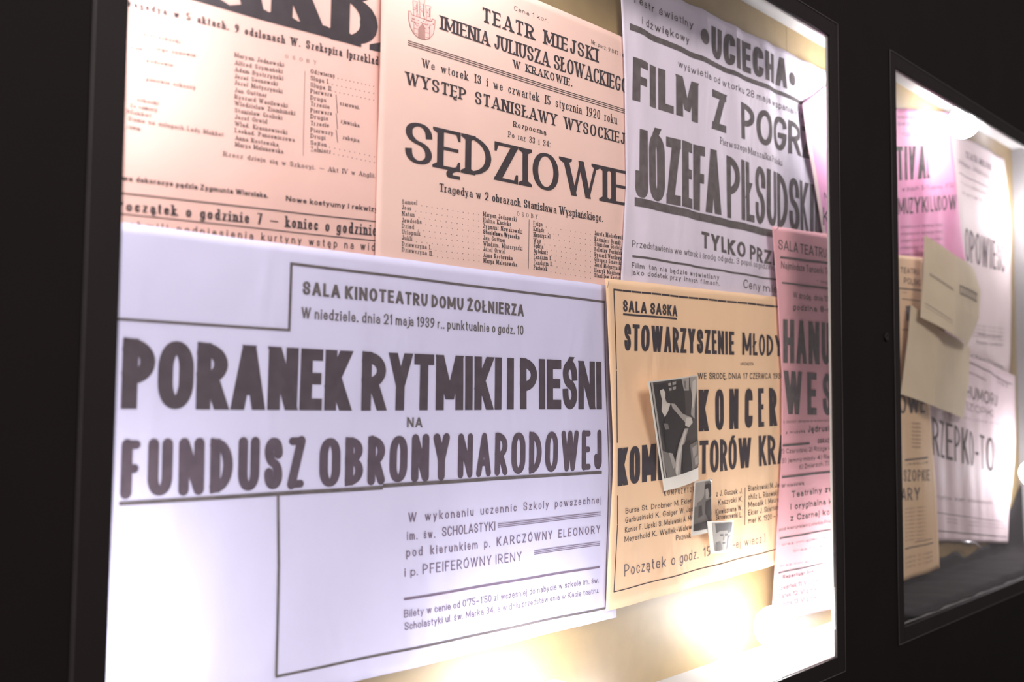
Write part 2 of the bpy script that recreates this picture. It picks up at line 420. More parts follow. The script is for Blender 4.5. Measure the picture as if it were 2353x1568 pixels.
class Ink:
    """collects print on one sheet; sheet: object with .pt(px,py) -> (X,Z) and .surf(X,Z) -> Y"""
    def __init__(s, sheet): s.sh = sheet; s.V = []; s.F = []; s.I = []; s.k = 0
    def rows(s, rows, fn, mi=0):
        R = [(fn(a), fn(b)) for a, b in rows]
        mxx = s.sh.xmax - .0005
        if min(min(a[0], b[0]) for a, b in R) > mxx: return
        R = [((min(a[0], mxx), a[1]), (min(b[0], mxx), b[1])) for a, b in R]
        # subdivide to follow the paper
        wid = max(hypot(a[0]-b[0], a[1]-b[1]) for a, b in R); na = max(1, min(6, int(math.ceil(wid / .013))))
        rr = [R[0]]
        for q in R[1:]:
            p = rr[-1]
            d = max(hypot(p[0][0]-q[0][0], p[0][1]-q[0][1]), hypot(p[1][0]-q[1][0], p[1][1]-q[1][1]))
            n = max(1, int(math.ceil(d / .013)))
            for i in range(1, n+1):
                t = i / n
                rr.append(tuple((p[j][0] + (q[j][0]-p[j][0])*t, p[j][1] + (q[j][1]-p[j][1])*t) for j in (0, 1)))
        off = -.00035 - (s.k % 9) * 1.2e-5; s.k += 1
        n0 = len(s.V)
        for a, b in rr:
            for i in range(na + 1):
                t = i / na; x = a[0] + (b[0]-a[0])*t; z = a[1] + (b[1]-a[1])*t
                s.V.append((x, s.sh.surf(x, z) + off, z))
        for r in range(len(rr) - 1):
            for i in range(na):
                q = n0 + r*(na+1) + i
                s.F.append((q, q+1, q+na+2, q+na+1)); s.I.append(mi)
    def text(s, txt, x0, y0, x1, y1, h0, h1=None, st=None, mi=0, lean=0):
        h1 = h0 if h1 is None else h1; st = st or style()
        P0 = s.sh.pt(x0, y0); P1 = s.sh.pt(x1, y1)
        H0 = s.sh.pt(x0 + lean, y0 - h0); H1 = s.sh.pt(x1 + lean, y1 - h1)
        Ha = Vector((H0[0]-P0[0], H0[1]-P0[1])); Hb = Vector((H1[0]-P1[0], H1[1]-P1[1]))
        if not lean: Ha.x = 0; Hb.x = 0
        Lw = hypot(P1[0]-P0[0], P1[1]-P0[1]); hm = (Ha.length + Hb.length) / 2
        avail = Lw / hm
        wt, gap, word = st['wt'], st['gap'], st['word']
        vw = fx = 0.0
        for i, ch in enumerate(txt):
            if ch == ' ': vw += word; continue
            w = G[ch][0]
            if w == 0: fx += wt
            else: vw += w
            if i < len(txt) - 1 and txt[i+1] != ' ': vw += gap
        k = (avail - fx) / max(vw, 1e-6)
        if k < .15: k = .15
        x = 0.0
        for i, ch in enumerate(txt):
            if ch == ' ': x += word * k; continue
            w = G[ch][0]; W = w * k if w else wt
            for rows in glyph_rows(ch, W, st):
                def fn(p, x=x):
                    sx = (x + p.x) / avail
                    hx = Ha * (1 - sx) + Hb * sx
                    return (P0[0] + (P1[0]-P0[0])*sx + hx.x*p.y, P0[1] + (P1[1]-P0[1])*sx + hx.y*p.y)
                s.rows(rows, fn, mi)
            x += W
            if i < len(txt) - 1 and txt[i+1] != ' ': x += gap * k
    def rule(s, x0, y0, x1, y1, t0, t1=None, mi=0):
        """a printed rule between two picture points, thickness in pixels (across)"""
        t1 = t0 if t1 is None else t1
        if abs(x1 - x0) > abs(y1 - y0) * .8:
            a = [(x0, y0 - t0/2), (x0, y0 + t0/2)]; b = [(x1, y1 - t1/2), (x1, y1 + t1/2)]
        else:
            a = [(x0 - t0/2, y0), (x0 + t0/2, y0)]; b = [(x1 - t1/2, y1), (x1 + t1/2, y1)]
        s.rows([(a[0], a[1]), (b[0], b[1])], lambda p: s.sh.pt(*p), mi)
    def disc(s, px, py, r, mi=0):
        c = s.sh.pt(px, py)
        s.rows([((c[0] - r*cos(a), c[1] + r*sin(a)), (c[0] + r*cos(a), c[1] + r*sin(a))) for a in [(-.5 + i/10)*pi*.995 for i in range(11)]], lambda p: p, mi)
    def dots(s, x0, y0, x1, y1, n, r=.0009, mi=0):
        for i in range(n):
            t = i / max(1, n-1); c = s.sh.pt(x0 + (x1-x0)*t, y0 + (y1-y0)*t)
            s.rows([((c[0]-r, c[1]-r), (c[0]+r, c[1]-r)), ((c[0]-r, c[1]+r), (c[0]+r, c[1]+r))], lambda p: p, mi)
    def poly(s, pts, mi=0, lift=0.0, px=True):
        P = [s.sh.pt(*p) if px else p for p in pts]
        from mathutils.geometry import tessellate_polygon
        tri = tessellate_polygon([[Vector((p[0], p[1], 0)) for p in P]])
        off = -.00035 - lift - (s.k % 9) * 1.2e-5; s.k += 1; n0 = len(s.V)
        for p in P: s.V.append((p[0], s.sh.surf(*p) + off, p[1]))
        for t in tri: s.F.append(tuple(n0 + i for i in t)); s.I.append(mi)

class Sheet:
    """a sheet of paper; left and right edges given as picture points from top to bottom, on the plane y = Y"""
    def __init__(s, Y, left, right, waves=(), curl=None, xmin=-1.59, xmax=9):
        s.Y = Y; s.waves = waves; s.curl = curl; s.xmin = xmin; s.xmax = xmax
        s.L = [s.pt(*p) for p in left]; s.R = [s.pt(*p) for p in right]
    def pt(s, px, py):
        p = at(px, py, s.Y); return (p.x, p.z)
    def surf(s, x, z):
        y = s.Y
        for (a, kx, kz, ph) in s.waves: y += a * sin(kx*x + kz*z + ph)
        if s.curl: y -= s.curl(x, z)
        return y
    def edge(s, E, t):
        q = t * (len(E) - 1); i = min(int(q), len(E) - 2); f = q - i
        return (E[i][0] + (E[i+1][0]-E[i][0])*f, E[i][1] + (E[i+1][1]-E[i][1])*f)
    def build(s, name, m_paper, ink=None, inks=(), label='', cat='poster', parent=None, step=.012, group=None):
        hgt = abs(s.L[0][1] - s.L[-1][1]); wid = abs(s.R[0][0] - s.L[0][0])
        nz = max(2, int(hgt / step)); nx = max(2, int(wid / step))
        V = []; F = []; I = []
        for j in range(nz + 1):
            a = s.edge(s.L, j / nz); b = s.edge(s.R, j / nz)
            for i in range(nx + 1):
                t = i / nx; x = a[0] + (min(b[0], s.xmax)-a[0])*t; z = a[1] + (b[1]-a[1])*t
                V.append((x, s.surf(x, z), z))
        for j in range(nz):
            for i in range(nx):
                q = j*(nx+1) + i; F.append((q, q+nx+1, q+nx+2, q+1)); I.append(0)
        # thin back face so the sheet has a real thickness
        n0 = len(V); V += [(v[0], v[1] + .00025, v[2]) for v in V]
        F += [tuple(reversed([i + n0 for i in f])) for f in F]; I += [0] * (len(F) - len(I))
        rim = [i for i in range(nx+1)] + [j*(nx+1)+nx for j in range(1, nz+1)] + [nz*(nx+1)+i for i in range(nx-1, -1, -1)] + [j*(nx+1) for j in range(nz-1, 0, -1)]
        for a, b in zip(rim, rim[1:] + rim[:1]): F.append((a, b, b+n0, a+n0)); I.append(0)
        if ink:
            n1 = len(V); V += ink.V; F += [tuple(i + n1 for i in f) for f in ink.F]; I += [k + 1 for k in ink.I]
        cx = sum(p[0] for p in (s.L[0], s.R[0], s.L[-1], s.R[-1])) / 4; cz = min(s.L[-1][1], s.R[-1][1])
        s.org = (cx, s.Y, cz)
        V = [(v[0]-cx, v[1]-s.Y, v[2]-cz) for v in V]
        o = link(name, V, F, [m_paper] + list(inks), parent, midx=I)
        me = o.data
        me.polygons.foreach_set('use_smooth', [True] * len(me.polygons))
        o.location = (cx, s.Y, cz)
        s.obj = o
        if label: tag(o, label, cat, group)
        return o
    def child(s, name, ink, m, label=None):
        c = s.org
        o = link(name, [(v[0]-c[0], v[1]-c[1], v[2]-c[2]) for v in ink.V], ink.F, m, s.obj, midx=ink.I)
        if label: o['label'] = label
        return o

# ---------------------------------------------------------------- the setting: black wall with two openings
D = 0.155                                   # depth of the back board
C1 = dict(x0=-1.500, x1=0.0, z0=0.0, z1=1.300, bx0=-1.60, bx1=at(1918, 800, D).x, bz1=at(1905, 112, D).z)
C2 = dict(x0=.337, x1=1.835, z0=.006, z1=1.317, bx0=at(1918, 800, D).x + .009, bx1=at(2325, 341, D).x, bz1=at(2325, 341, D).z)
print('box', C1, C2)
FW = .034
WT = .007
holes = [(c['x0']-FW, c['x1']+FW, c['z0']-FW, c['z1']+FW) for c in (C1, C2)]
zt, zb, xl, xr = 2.6, -.9, -3.2, 4.6
bl = [(xl, xr, 0, WT, holes[1][3], zt), (xl, holes[0][0], 0, WT, zb, holes[1][3]), (holes[0][1], holes[1][0], 0, WT, zb, holes[1][3]),
      (holes[1][1], xr, 0, WT, zb, holes[1][3]), (holes[0][0], holes[0][1], 0, WT, holes[0][3], holes[1][3]),
      (holes[0][0], holes[0][1], 0, WT, zb, holes[0][2]), (holes[1][0], holes[1][1], 0, WT, zb, holes[1][2])]
V, F = boxes(bl)
tag(link('wall_front', V, F, M_WALL), kind='structure')
tag(box('floor', (xl, xr, -3.0, .4, -1.0, -.9), mat('dark_paving', (.03, .03, .032), .7, .3, noise=.3, nscale=6)), kind='structure')

def case(c, label, seams, name='display_case'):
    cx = (c['x0'] + c['x1']) / 2; org = (cx, 0, c['z0'] - FW)
    r = empty(name, org, label, 'display case')
    x0, x1, z0, z1 = c['x0'], c['x1'], c['z0'], c['z1']
    B = lambda n, b, m, bev=0: box(n, b, m, r, bev, org)
    for (a, b_) in ((x0-FW, x0), (x1, x1+FW)):
        st = B('frame_stile', (a, b_, -.0015, WT, z0-FW, z1+FW), M_FRAME, .0015)
        e = (b_ - .001, b_ + .0015) if a > x0 else (a - .0015, a + .001)
        o = box('edge_bead', (e[0], e[1], -.0030, -.001, z0-FW, z1+FW), M_BEAD, st, .001, org)
    for (a, b_) in ((z0-FW, z0), (z1, z1+FW)):
        st = B('frame_rail', (x0, x1, -.0015, WT, a, b_), M_FRAME, .0015)
        e = (b_ - .001, b_ + .0015) if a > z0 else (a - .0015, a + .001)
        box('edge_bead', (x0-FW, x1+FW, -.0030, -.001, e[0], e[1]), M_BEAD, st, .001, org)
    j = .002
    B('jamb', (x1-j, x1+.001, WT-.0025, WT+.002, z0, z1), M_JAMB); B('jamb', (x0-.001, x0+j, WT-.0025, WT+.002, z0, z1), M_JAMB)
    B('jamb', (x0, x1, WT-.0025, WT+.002, z1-j, z1+.001), M_JAMB); B('jamb', (x0, x1, WT-.0025, WT+.002, z0-.001, z0+j), M_JAMB if x0 < -1 else M_FRAME)
    xs = [c['bx0']] + seams + [c['bx1']]
    for a, b_ in zip(xs, xs[1:]):
        B('back_panel', (a+.0006, b_-.0006, D, D+.012, z0, c['bz1']), M_BACK, .0006)
    B('side_panel', (c['bx0']-.004, c['bx0'], WT, D, z0, c['bz1']), M_SIDE)
    B('side_panel', (c['bx1'], c['bx1']+.004, WT, D, z0, c['bz1']), M_SIDE)
    # ceiling lining: a slightly sagging fabric-like sheet
    V = []; F = []; nx, ny = 90, 8
    for i in range(nx+1):
        for k in range(ny+1):
            x = c['bx0'] + (c['bx1']-c['bx0'])*i/nx; y = WT + (D-WT)*k/ny
            s_ = sin(x*21+1)*.35 + sin(x*47+y*30)*.3 + sin(x*9)*.35
            V.append((x-org[0], y-org[1], c['bz1'] - .004 - .0035*s_*sin(pi*min(1, k/ny*1.1)) - org[2]))
    for i in range(nx):
        for k in range(ny):
            q = i*(ny+1)+k; F.append((q, q+1, q+ny+2, q+ny+1))
    link('top_lining', V, F, M_LINING, r, smooth=True)
    B('top_panel', (c['bx0']-.004, c['bx1']+.004, WT, D, c['bz1'], c['bz1']+.012), M_LINING)
    B('bottom_panel', (c['bx0']-.004, c['bx1']+.004, WT, D+.012, z0-.012, z0), M_LINING)
    B('glass_pane', (x0+.002, x1-.002, .0015, .0035, z0+.002, z1-.002), M_GLASS)
    return r
xs1 = at(1807, 70, D).x
case1 = case(C1, 'large lit glazed display case full of overlapping theatre and cinema posters', [xs1])
case2 = case(C2, 'second lit display case at right, partly out of frame, with a pinned folded programme', [.9])
# round lock of the second case
V, F = lathe([(.0095, 0), (.0105, .002), (.0095, .004), (.004, .0045), (.004, .002)], 24, (0, 0, 0), Vector((0, -1, 0)))
lp = at(2035, 775, 0); lk = link('lock', V, F, M_FRAME, case2, smooth=True); lk.location = Vector((lp.x, 0, lp.z)) - case2.location

# ---------------------------------------------------------------- bulbs
def bulb(centre, axis, label, n=36, socket=.056):
    """globe bulb; axis points from the globe towards its socket"""
    axis = Vector(axis).normalized(); r = .0435
    o = empty('globe_bulb', Vector(centre) + axis * socket, label, 'light bulb', 'globe bulbs round the edge of the display cases')
    prof = []
    for i in range(17):
        a = -pi/2 + (i / 16) * (pi/2 + .82)
        prof.append((max(.0004, r * cos(a)), r * sin(a)))
    prof += [(.0245, .0405), (.0190, .0455), (.0170, .0490)]
    rel = -axis * socket
    V, F = lathe(prof, n, rel, axis)
    link('globe', V, F, M_GLOW, o, smooth=True)
    V, F = lathe([(.0172, .0480), (.0172, .0530), (.0160, .0560)], n, rel, axis)
    link('collar', V, F, M_SOCKET, o, smooth=True)
    V, F = lathe([(.0225, .0515), (.0225, socket - .0005), (.0200, socket)], n, rel, axis)
    link('lamp_holder', V, F, M_SOCKET, o, smooth=True)
    return o
t1, t2 = C1['bz1'] - .008, C2['bz1'] - .008
YB = .056
bp = at(1784, 1444, YB)
bulb(tuple(bp), (0, 0, -1), 'lit globe bulb standing on the floor of the nearer display case, bottom right corner', socket=bp.z)
bulb((C1['bx1'] - .057, YB, .12), (1, 0, 0), 'lit globe bulb hidden behind the lower right frame of the nearer display case')
bulb((-.80, YB, .0565), (0, 0, -1), 'lit globe bulb on the floor at the middle of the nearer display case')
bulb((-1.543, YB, .235), (-1, 0, 0), 'lit globe bulb on the left side of the nearer display case, low behind the frame')
bulb((-1.543, YB, .99), (-1, 0, 0), 'lit globe bulb on the left side of the nearer display case, high behind the frame')
bulb((C1['bx1'] - .057, YB, 1.245), (1, 0, 0), 'lit globe bulb hidden behind the upper right frame of the nearer display case')
bulb((-1.0, YB, t1 - .06), (0, 0, 1), 'lit globe bulb under the top of the nearer display case', socket=.06)
bp = at(2213, 282, YB)
bulb(tuple(bp), (0, 0, 1), 'lit globe bulb hanging from the top of the farther display case', socket=t2 - bp.z)
for (px, py, lb) in ((2377, 482, 'high'), (2377, 1088, 'low')):
    bp = at(px, py, YB)
    bulb(tuple(bp), (1, 0, 0), 'lit globe bulb %s on the right side of the farther display case' % lb, socket=max(.056, C2['bx1'] - .001 - bp.x))

# ---------------------------------------------------------------- posters of the nearer case
XM = C1['bx1'] - .002
INK = ink_mat('black_print', (.040, .033, .037), .3)
INK_W = ink_mat('faded_flared_print', (.13, .105, .112), .35)  # faded print, and lines with lens flare put into the ink colour
INK_G = ink_mat('grey_worn_print', (.10, .085, .085), .5)
INK_R = ink_mat('reddish_brown_print', (.20, .085, .08), .2)
SERIF = style(wt=.16, ht=.08, serif=True, gap=.18, word=.8, xh=.66, desc=.25)
SERB = style(wt=.21, ht=.10, serif=True, gap=.2, word=.75, xh=.66, desc=.25)
SMALL = style(wt=.17, ht=.09, serif=True, gap=.2, word=.7, xh=.66, desc=.25)
SANS = style(wt=.15, ht=.13, gap=.15, word=.4)
SANSB = style(wt=.22, ht=.18, gap=.11, word=.38)
def SC(**k): return style(**k)

class Words:
    # large print: every word is a part of its own
    def __init__(s, sheet, name, m, label=None): s.a = (sheet, name, m, label)
    def text(s, txt, *a, **kw):
        sh, name, m, label = s.a
        h = Ink(sh); h.text(txt, *a, **kw); sh.child(name, h, m, label)

# --- A: salmon tragedy bill, upper left
A = Sheet(D-.003, [(245, -400), (222, 660)], [(900, -190), (888, 690)], [(.0012, 19, 7, 0), (.0009, -9, 22, 1.3), (.0006, 40, 12, 2)], xmax=XM)
k = Ink(A)
k.text('Tragedya w 5 aktach, 9 odsłonach W. Szekspira (przekład', 278, 12, 869, 150, 17, 20, SERB)
k.text('OSOBY', 657, 132, 727, 149, 8, 9, SC(wt=.12, ht=.06, serif=True, gap=.9))
rows = [('Maryan Jednowski', 465, 1475, 545), ('Alfred Szymański', 528, 1465, 598), ('Adam Bystrzyński', 584, 1470, 655), ('Józef Sosnowski', 640, 1425, 700), ('Józef Motyczyński', 692, 1465, 762),
 ('Jan Guttner', 755, 1335, 795), ('Ryszard Wasilewski', 806, 1505, 880), ('Włodzisław Ziembiński', 862, 1565, 942), ('Stanisław Grolicki', 920, 1460, 980), ('Józef Orwid', 975, 1335, 1012),
 ('Wład. Krasnowiecki', 1030, 1500, 1100), ('Leokad. Pancewiczowa', 1085, 1560, 1162), ('Anna Rostowska', 1145, 1425, 1202), ('Marya Malenowska', 1200, 1465, 1258)]
for t, y0, x1, y1 in rows: k.text(t, 240+.2806*1068, .2806*y0, 240+.2806*x1, .2806*y1, 10.5, 10.5, SMALL)
rows = [('Odźwierny', 600, 1885, 640), ('Sługa I.', 655, 1840, 690), ('Sługa II.', 710, 1865, 750), ('Pierwsza', 762, 1860, 794), ('Druga', 815, 1812, 838), ('Trzecia', 865, 1838, 892), ('Pierwsze', 920, 1860, 947),
 ('Drugie', 970, 1828, 990), ('Trzecie', 1025, 1835, 1044), ('Pierwszy', 1080, 1868, 1110), ('Drugi', 1130, 1805, 1147), ('Sejton', 1185, 1815, 1205), ('Żołnierz', 1240, 1850, 1260)]
for t, y0, x1, y1 in rows:
    k.text(t, 240+.2806*1690, .2806*y0, 240+.2806*x1, .2806*y1, 10.5, 10.5, SMALL)
    if t[:2] in ('Od', 'Sł', 'Se', 'Żo'): k.dots(240+.2806*(x1+25), .2806*(y1+4), 858, .2806*(y1+4)+(858-(240+.2806*x1))*.2, 10, .0006)
for z in ((1925, 862, 2085, 898, 'czarowni.'), (1930, 1008, 2080, 1046, 'zjawiska'), (1945, 1142, 2078, 1170, 'zabójca')):
    k.text(z[4], 240+.2806*z[0], .2806*z[1], 240+.2806*z[2], .2806*z[3], 10, 10, SMALL)
for a, b in ((775, 930), (930, 1060), (1065, 1170)): k.rule(240+.2806*1893, .2806*a, 240+.2806*(1905), .2806*b, 1.2)
k.rule(701.5, 163, 697.5, 358, .8)
for x0, y0, x1, y1, t in ((315, 295, 620, 360, 'król szkocki'), (420, 415, 745, 470, 'jego synowie'), (335, 512, 560, 550, 'wodzowie'), (340, 662, 745, 735, 'panowie szkoccy'),
    (265, 832, 440, 862, 'szkocki'), (205, 880, 430, 917, 'Ze rannny'), (185, 930, 380, 965, 'Makbet'), (195, 988, 972, 1122, 'Dama na usługach Lady Makbet'), (180, 1050, 290, 1075, 'Zbrojm'), (205, 405, 310, 420, 'wam')):
    k.text(t.replace('rannny', 'ramory').replace('Zbrojm', 'żawm'), 240+.2806*x0, .2806*y0, 240+.2806*x1, .2806*y1, 10.5, 10.5, SMALL)
k.rule(240+.2806*375, .2806*345, 240+.2806*373, .2806*450, 1.2); k.rule(240+.2806*290, .2806*470, 240+.2806*298, .2806*730, 1.2)
k.text('Rzecz dzieje się w Szkocyi. — Akt IV w Anglii.', 512, 359, 861, 410, 11, 11, SMALL)
k.text('Nowe dekoracye pędzla Zygmunta Wierciaka.', 255, 412, 615, 456, 13, 12.5, SANSB)
k.text('Nowe kostyumy i rekwizyta wykonane', 657, 462, 960, 500, 12.5, 13, SANSB)
k.rule(240, 440, 866, 510, 3, 2.6)
k.text('Początek o godzinie 7 — koniec o godzinie', 266, 483, 864, 543, 24, 27, SERB)
k.rule(240, 488, 866, 554, 2.4, 2.4)
k.text('W chwili podniesienia kurtyny wstęp na widow', 250, 520, 890, 580, 17, 19, SC(wt=.15, ht=.12, gap=.35, word=.9))
o = A.build('theatre_poster', paper_mat('salmon_paper', (.88, .55, .475), .35, 5), k, [INK],
    'salmon pink tragedy bill with a two-column cast list, upper left of the nearer case')
h = Words(A, 'headline', INK); h.text('AKBET', 452, 4, 1060, 172, 200, 200, SC(wt=.26, ht=.075, serif=True, gap=.05)); h.text('M', 275, -38, 440, 0, 200, 200, SC(wt=.26, ht=.075, serif=True))

# --- B: pink SĘDZIOWIE bill
B = Sheet(D-.008, [(879, -158), (862, 650)], [(1468, 103), (1452, 720)], [(.0010, 13, 4, 1), (.0008, -6, 15, 2.0)], xmax=XM)
k = Ink(B); F3 = lambda x, y: (840 + .272*x, .272*y)
k.text('Cena 1 kor.', 1181, 23, 1259, 52, 10.5, 10, SC(wt=.11, ht=.10, gap=.22, word=.55))
k.text('TEATR MIEJSKI', 1108, 50, 1372, 144, 34, 31, SERB)
k.text('IMIENIA JULIUSZA SŁOWACKIEGO', 1011, 68, 1441, 216, 32, 34, SC(wt=.19, ht=.085, serif=True, gap=.1, word=.4))
k.text('W KRAKOWIE.', 1179, 155, 1315, 200, 18, 18, SERB)
for a, b in ((94, 253), (98.6, 257), (103.3, 261.5)): k.rule(935, a, 1466, b + (1466-1438)*.31, 1.8, 1.5)
k.text('Nr. porz. 9.047 i 49', 1357, 101, 1437, 136, 10, 9.5, SC(wt=.13, ht=.1, gap=.2, word=.5))
k.text('We wtorek 13 i we czwartek 15 stycznia 1920 roku', 968, 154.5, 1417, 286, 19.5, 21, SERIF)
k.text('Rozpoczną', 1180, 290.5, 1256, 310, 13, 13, SERB)
k.text('Po raz 33 i 34:', 1169, 315, 1266, 339, 14, 14.5, SERIF)
k.text('Tragedya w 2 obrazach Stanisława Wyspiańskiego.', 1009, 440, 1385, 511, 19, 19, SC(wt=.19, ht=.08, serif=True, gap=.12, word=.5))
k.text('OSOBY.', 1188, 495.5, 1243, 504, 9.5, 9.5, SC(wt=.12, ht=.07, serif=True, gap=.7))
Z4 = lambda x, y: (840 + .272*x, 400 + .272*y)
c1 = [('Samuel', 252, 435, 262, 345), ('Joas', 300, 385, 308, 398), ('Natan', 352, 412, 362, 448), ('Jewdocha', 408, 470, 421, 495), ('Dziad', 456, 407, 466, 545), ('Urlopnik', 506, 460, 523, 590), ('Jukli', 555, 392, 566, 640), ('Dziewczyna I.', 608, 552, 640, 690), ('Dziewczyna II.', 655, 565, 694, 738)]
for t, y0, x1, y1, ye in c1:
    k.text(t, *Z4(308, y0), *Z4(x1, y1), 10.5, 10.5, SMALL); k.dots(*Z4(x1+38, y1+7), *Z4(952, ye), int((952-x1)/42), .0006)
c2 = [('Maryan Jednowski', 357, 1275, 402), ('Halina Kacicka', 407, 1228, 441), ('Zygmunt Nowakowski', 457, 1322, 505), ('Stanisława Wysocka', 506, 1298, 552), ('Jan Guttner', 556, 1178, 580), ('Włodzim. Miarczyński', 606, 1322, 647), ('Józef Orwid', 652, 1168, 674), ('Anna Rostowska', 702, 1237, 730), ('Marya Malenowska', 750, 1275, 784)]
for t, y0, x1, y1 in c2: k.text(t, *Z4(990, y0), *Z4(x1, y1), 10.5, 10.5, SANSB if 'Wysocka' in t else SMALL)
k.rule(*Z4(1383, 385), *Z4(1372, 802), .9)
c3 = [('Feiga', 432, 1495, 443), ('Ksiądz', 480, 1510, 494), ('Nauczyciel', 530, 1560, 545), ('Wójt', 580, 1482, 588), ('Sędzia', 620, 1500, 632), ('Aptekarz', 668, 1538, 680), ('Żandarm I.', 716, 1570, 730), ('Żandarm II.', 764, 1585, 780), ('Pachołek', 806, 1532, 820)]
for t, y0, x1, y1 in c3:
    k.text(t, *Z4(1418, y0), *Z4(x1, y1), 10.5, 10, SMALL); k.dots(*Z4(x1+32, y1+6), *Z4(1900, y1+6+(1900-x1)*.15), int((1900-x1)/40), .0006)
c4 = [('Józefa Modzelewska', 517, 2182, 557), ('Kazimierz Brandt', 565, 2150, 600), ('Stanisław Grolicki', 607, 2160, 642), ('Bolesław Puchalski', 652, 2168, 686), ('Ryszard Wasilewski', 696, 2178, 732), ('Grzegorz Senowski', 738, 2155, 770), ('Józef Motyczyński', 782, 2155, 815), ('Henryk Modrzewski', 828, 2185, 866), ('Stanisław Kostowski', 872, 2190, 905)]
for t, y0, x1, y1 in c4: k.text(t, *Z4(1933, y0), *Z4(x1, y1), 10, 10, SMALL)
o = B.build('theatre_poster', paper_mat('pale_pink_paper', (.88, .60, .51), .3, 4.5), k, [INK],
    'pale pink theatre bill with a castle crest and the big serif headline SĘDZIOWIE')
h = Ink(B); SZ = SC(wt=.215, ht=.085, serif=True, gap=.1); h.text('SĘD', 930, 371, 1129, 411, 95, 89, SZ); h.text('ZIOWIE', 1136, 413, 1443, 475, 89, 80, SZ); B.child('headline', h, INK)
h = Ink(B); h.text('WYSTĘP STANISŁAWY WYSOCKIEJ.', 931, 194, 1441, 334, 29, 26, SC(wt=.21, ht=.09, serif=True, gap=.16, word=.7)); B.child('subheading', h, INK)
# crest: castle with three towers over a shield-shaped wall and gate
h = Ink(B); Q = lambda x, y: (900 + x*.0701, y*.0702)
RP = ink_mat('red_brown_line', (.28, .12, .11), .2); RT = ink_mat('pink_tint', (.74, .46, .41), .2); RD = ink_mat('gate_tint', (.36, .20, .175), .3)
shield = [(525, 370), (600, 385), (640, 500), (700, 520), (1290, 720), (1300, 630), (1395, 660), (1380, 900), (1340, 1120), (1200, 1275), (1090, 1308), (960, 1290), (820, 1225), (690, 1100), (580, 880), (530, 640)]
h.poly([Q(*p) for p in shield], 1)
for tw in ([(672, 20), (830, 75), (822, 440), (870, 580), (690, 520), (685, 400), (675, 100)], [(880, -60), (1058, -20), (1048, 90), (1035, 520), (1075, 650), (900, 600), (890, 100), (870, 10)], [(1090, 175), (1265, 225), (1245, 320), (1235, 600), (1295, 725), (1110, 690), (1105, 500), (1100, 300)]):
    h.poly([Q(*p) for p in tw], 1); n = len(tw)
    a = [Q(*p) for p in tw]
    for p, q in zip(a, a[1:] + a[:1]): h.rule(*p, *q, .9, mi=0)
h.poly([Q(960, -160), Q(1150, -100), Q(1140, 10), Q(1060, 0), Q(930, -30)], 1)
a = [Q(*p) for p in shield]
for p, q in zip(a, a[1:] + a[:1]): h.rule(*p, *q, 1.3, mi=0)
h.poly([Q(*p) for p in [(828, 1230), (835, 960), (870, 890), (965, 800), (1030, 900), (1065, 1020), (1068, 1300), (960, 1290)]], 2, lift=.0001)
for p in ((715, 935, 825, 970), (715, 1098, 825, 1130), (1075, 1075, 1195, 1103), (1075, 1220, 1195, 1262), (700, 700, 820, 900), (700, 700, 700, 1100), (1210, 850, 1210, 1270), (960, 760, 1060, 940)): h.rule(*Q(*p[:2]), *Q(*p[2:]), 1.1)
for i in range(26):
    x = random.uniform(580, 1330); y = 560 + (x-580)*.3 + random.uniform(0, 260)
    h.rule(*Q(x, y), *Q(x+45, y+12), 1.3)
for tx, ty in ((690, 90), (900, 70), (1115, 260)):
    for i in range(10): x = tx + random.uniform(0, 80); y = ty + random.uniform(0, 330); h.rule(*Q(x, y), *Q(x+34, y+10), 1.2)
for x0 in (820, 1030, 1240): h.rule(*Q(x0-20, 130 if x0 < 1200 else 260), *Q(x0-20, 560), 1.8)
ck = B.child('castle_crest', h, None, 'castle crest printed in reddish brown') if 0 else None
o2 = link('castle_crest', [(v[0]-B.org[0], v[1]-B.org[1], v[2]-B.org[2]) for v in h.V], h.F, [RP, RT, RD], B.obj, midx=h.I)
o2['label'] = 'castle crest printed in reddish brown'

# --- C: large white-lavender PORANEK poster
C = Sheet(D-.015, [(232, 506), (228, 1715)], [(1399, 657), (1414, 1419)], [(.0013, 16, 3, .4), (.0010, 34, -9, 2.2), (.0008, 6, 17, 1.0)],
    curl=lambda x, z: .010 * max(0, 1 - hypot(x + .50, z - .13) / .10) ** 2, xmax=XM)
k = Ink(C)
k.rule(250, 732.5, 664, 759, 6.5, 6); k.rule(664, 762, 669, 603, 6, 6); k.rule(667, 606, 1391, 694.5, 6.5, 5)
k.rule(1389.5, 694, 1392, 900, 2.4, 2.2); k.rule(1392, 900, 1396, 1080, 2.2); k.rule(1396, 1080, 1390, 1398, 2.4)
k.rule(640.5, 1136, 641, 1300, 6, 6); k.rule(641, 1300, 635, 1555, 6, 6); k.rule(633, 1556, 1391, 1397.5, 6.5, 4.5)
KT = SC(wt=.24, ht=.19, gap=.12, word=.34)
k.text('SALA KINOTEATRU DOMU ŻOŁNIERZA', 695, 677, 1206, 727.5, 31, 27, KT)
k.text('W niedziele, dnia 21 maja 1939 r., punktualnie o godz. 10', 692, 731.5, 1205, 770, 26, 21.5, SC(wt=.155, ht=.135, gap=.13, word=.38, xh=.68))
k.text('NA', 934, 982.5, 970, 982.5, 23, 23, SC(wt=.22, ht=.2, gap=.12))
k.rule(272, 1158, 880, 1121, 9.5, 9.5); k.rule(880, 1117, 1380, 1085.5, 9, 7)
T2 = SC(wt=.15, ht=.12, gap=.24, word=.9); T3 = SC(wt=.14, ht=.12, gap=.13, word=.45)
k.text('W wykonaniu uczennic Szkoły powszechnej', 938, 1201, 1379, 1156.5, 22, 17, T2, 1)
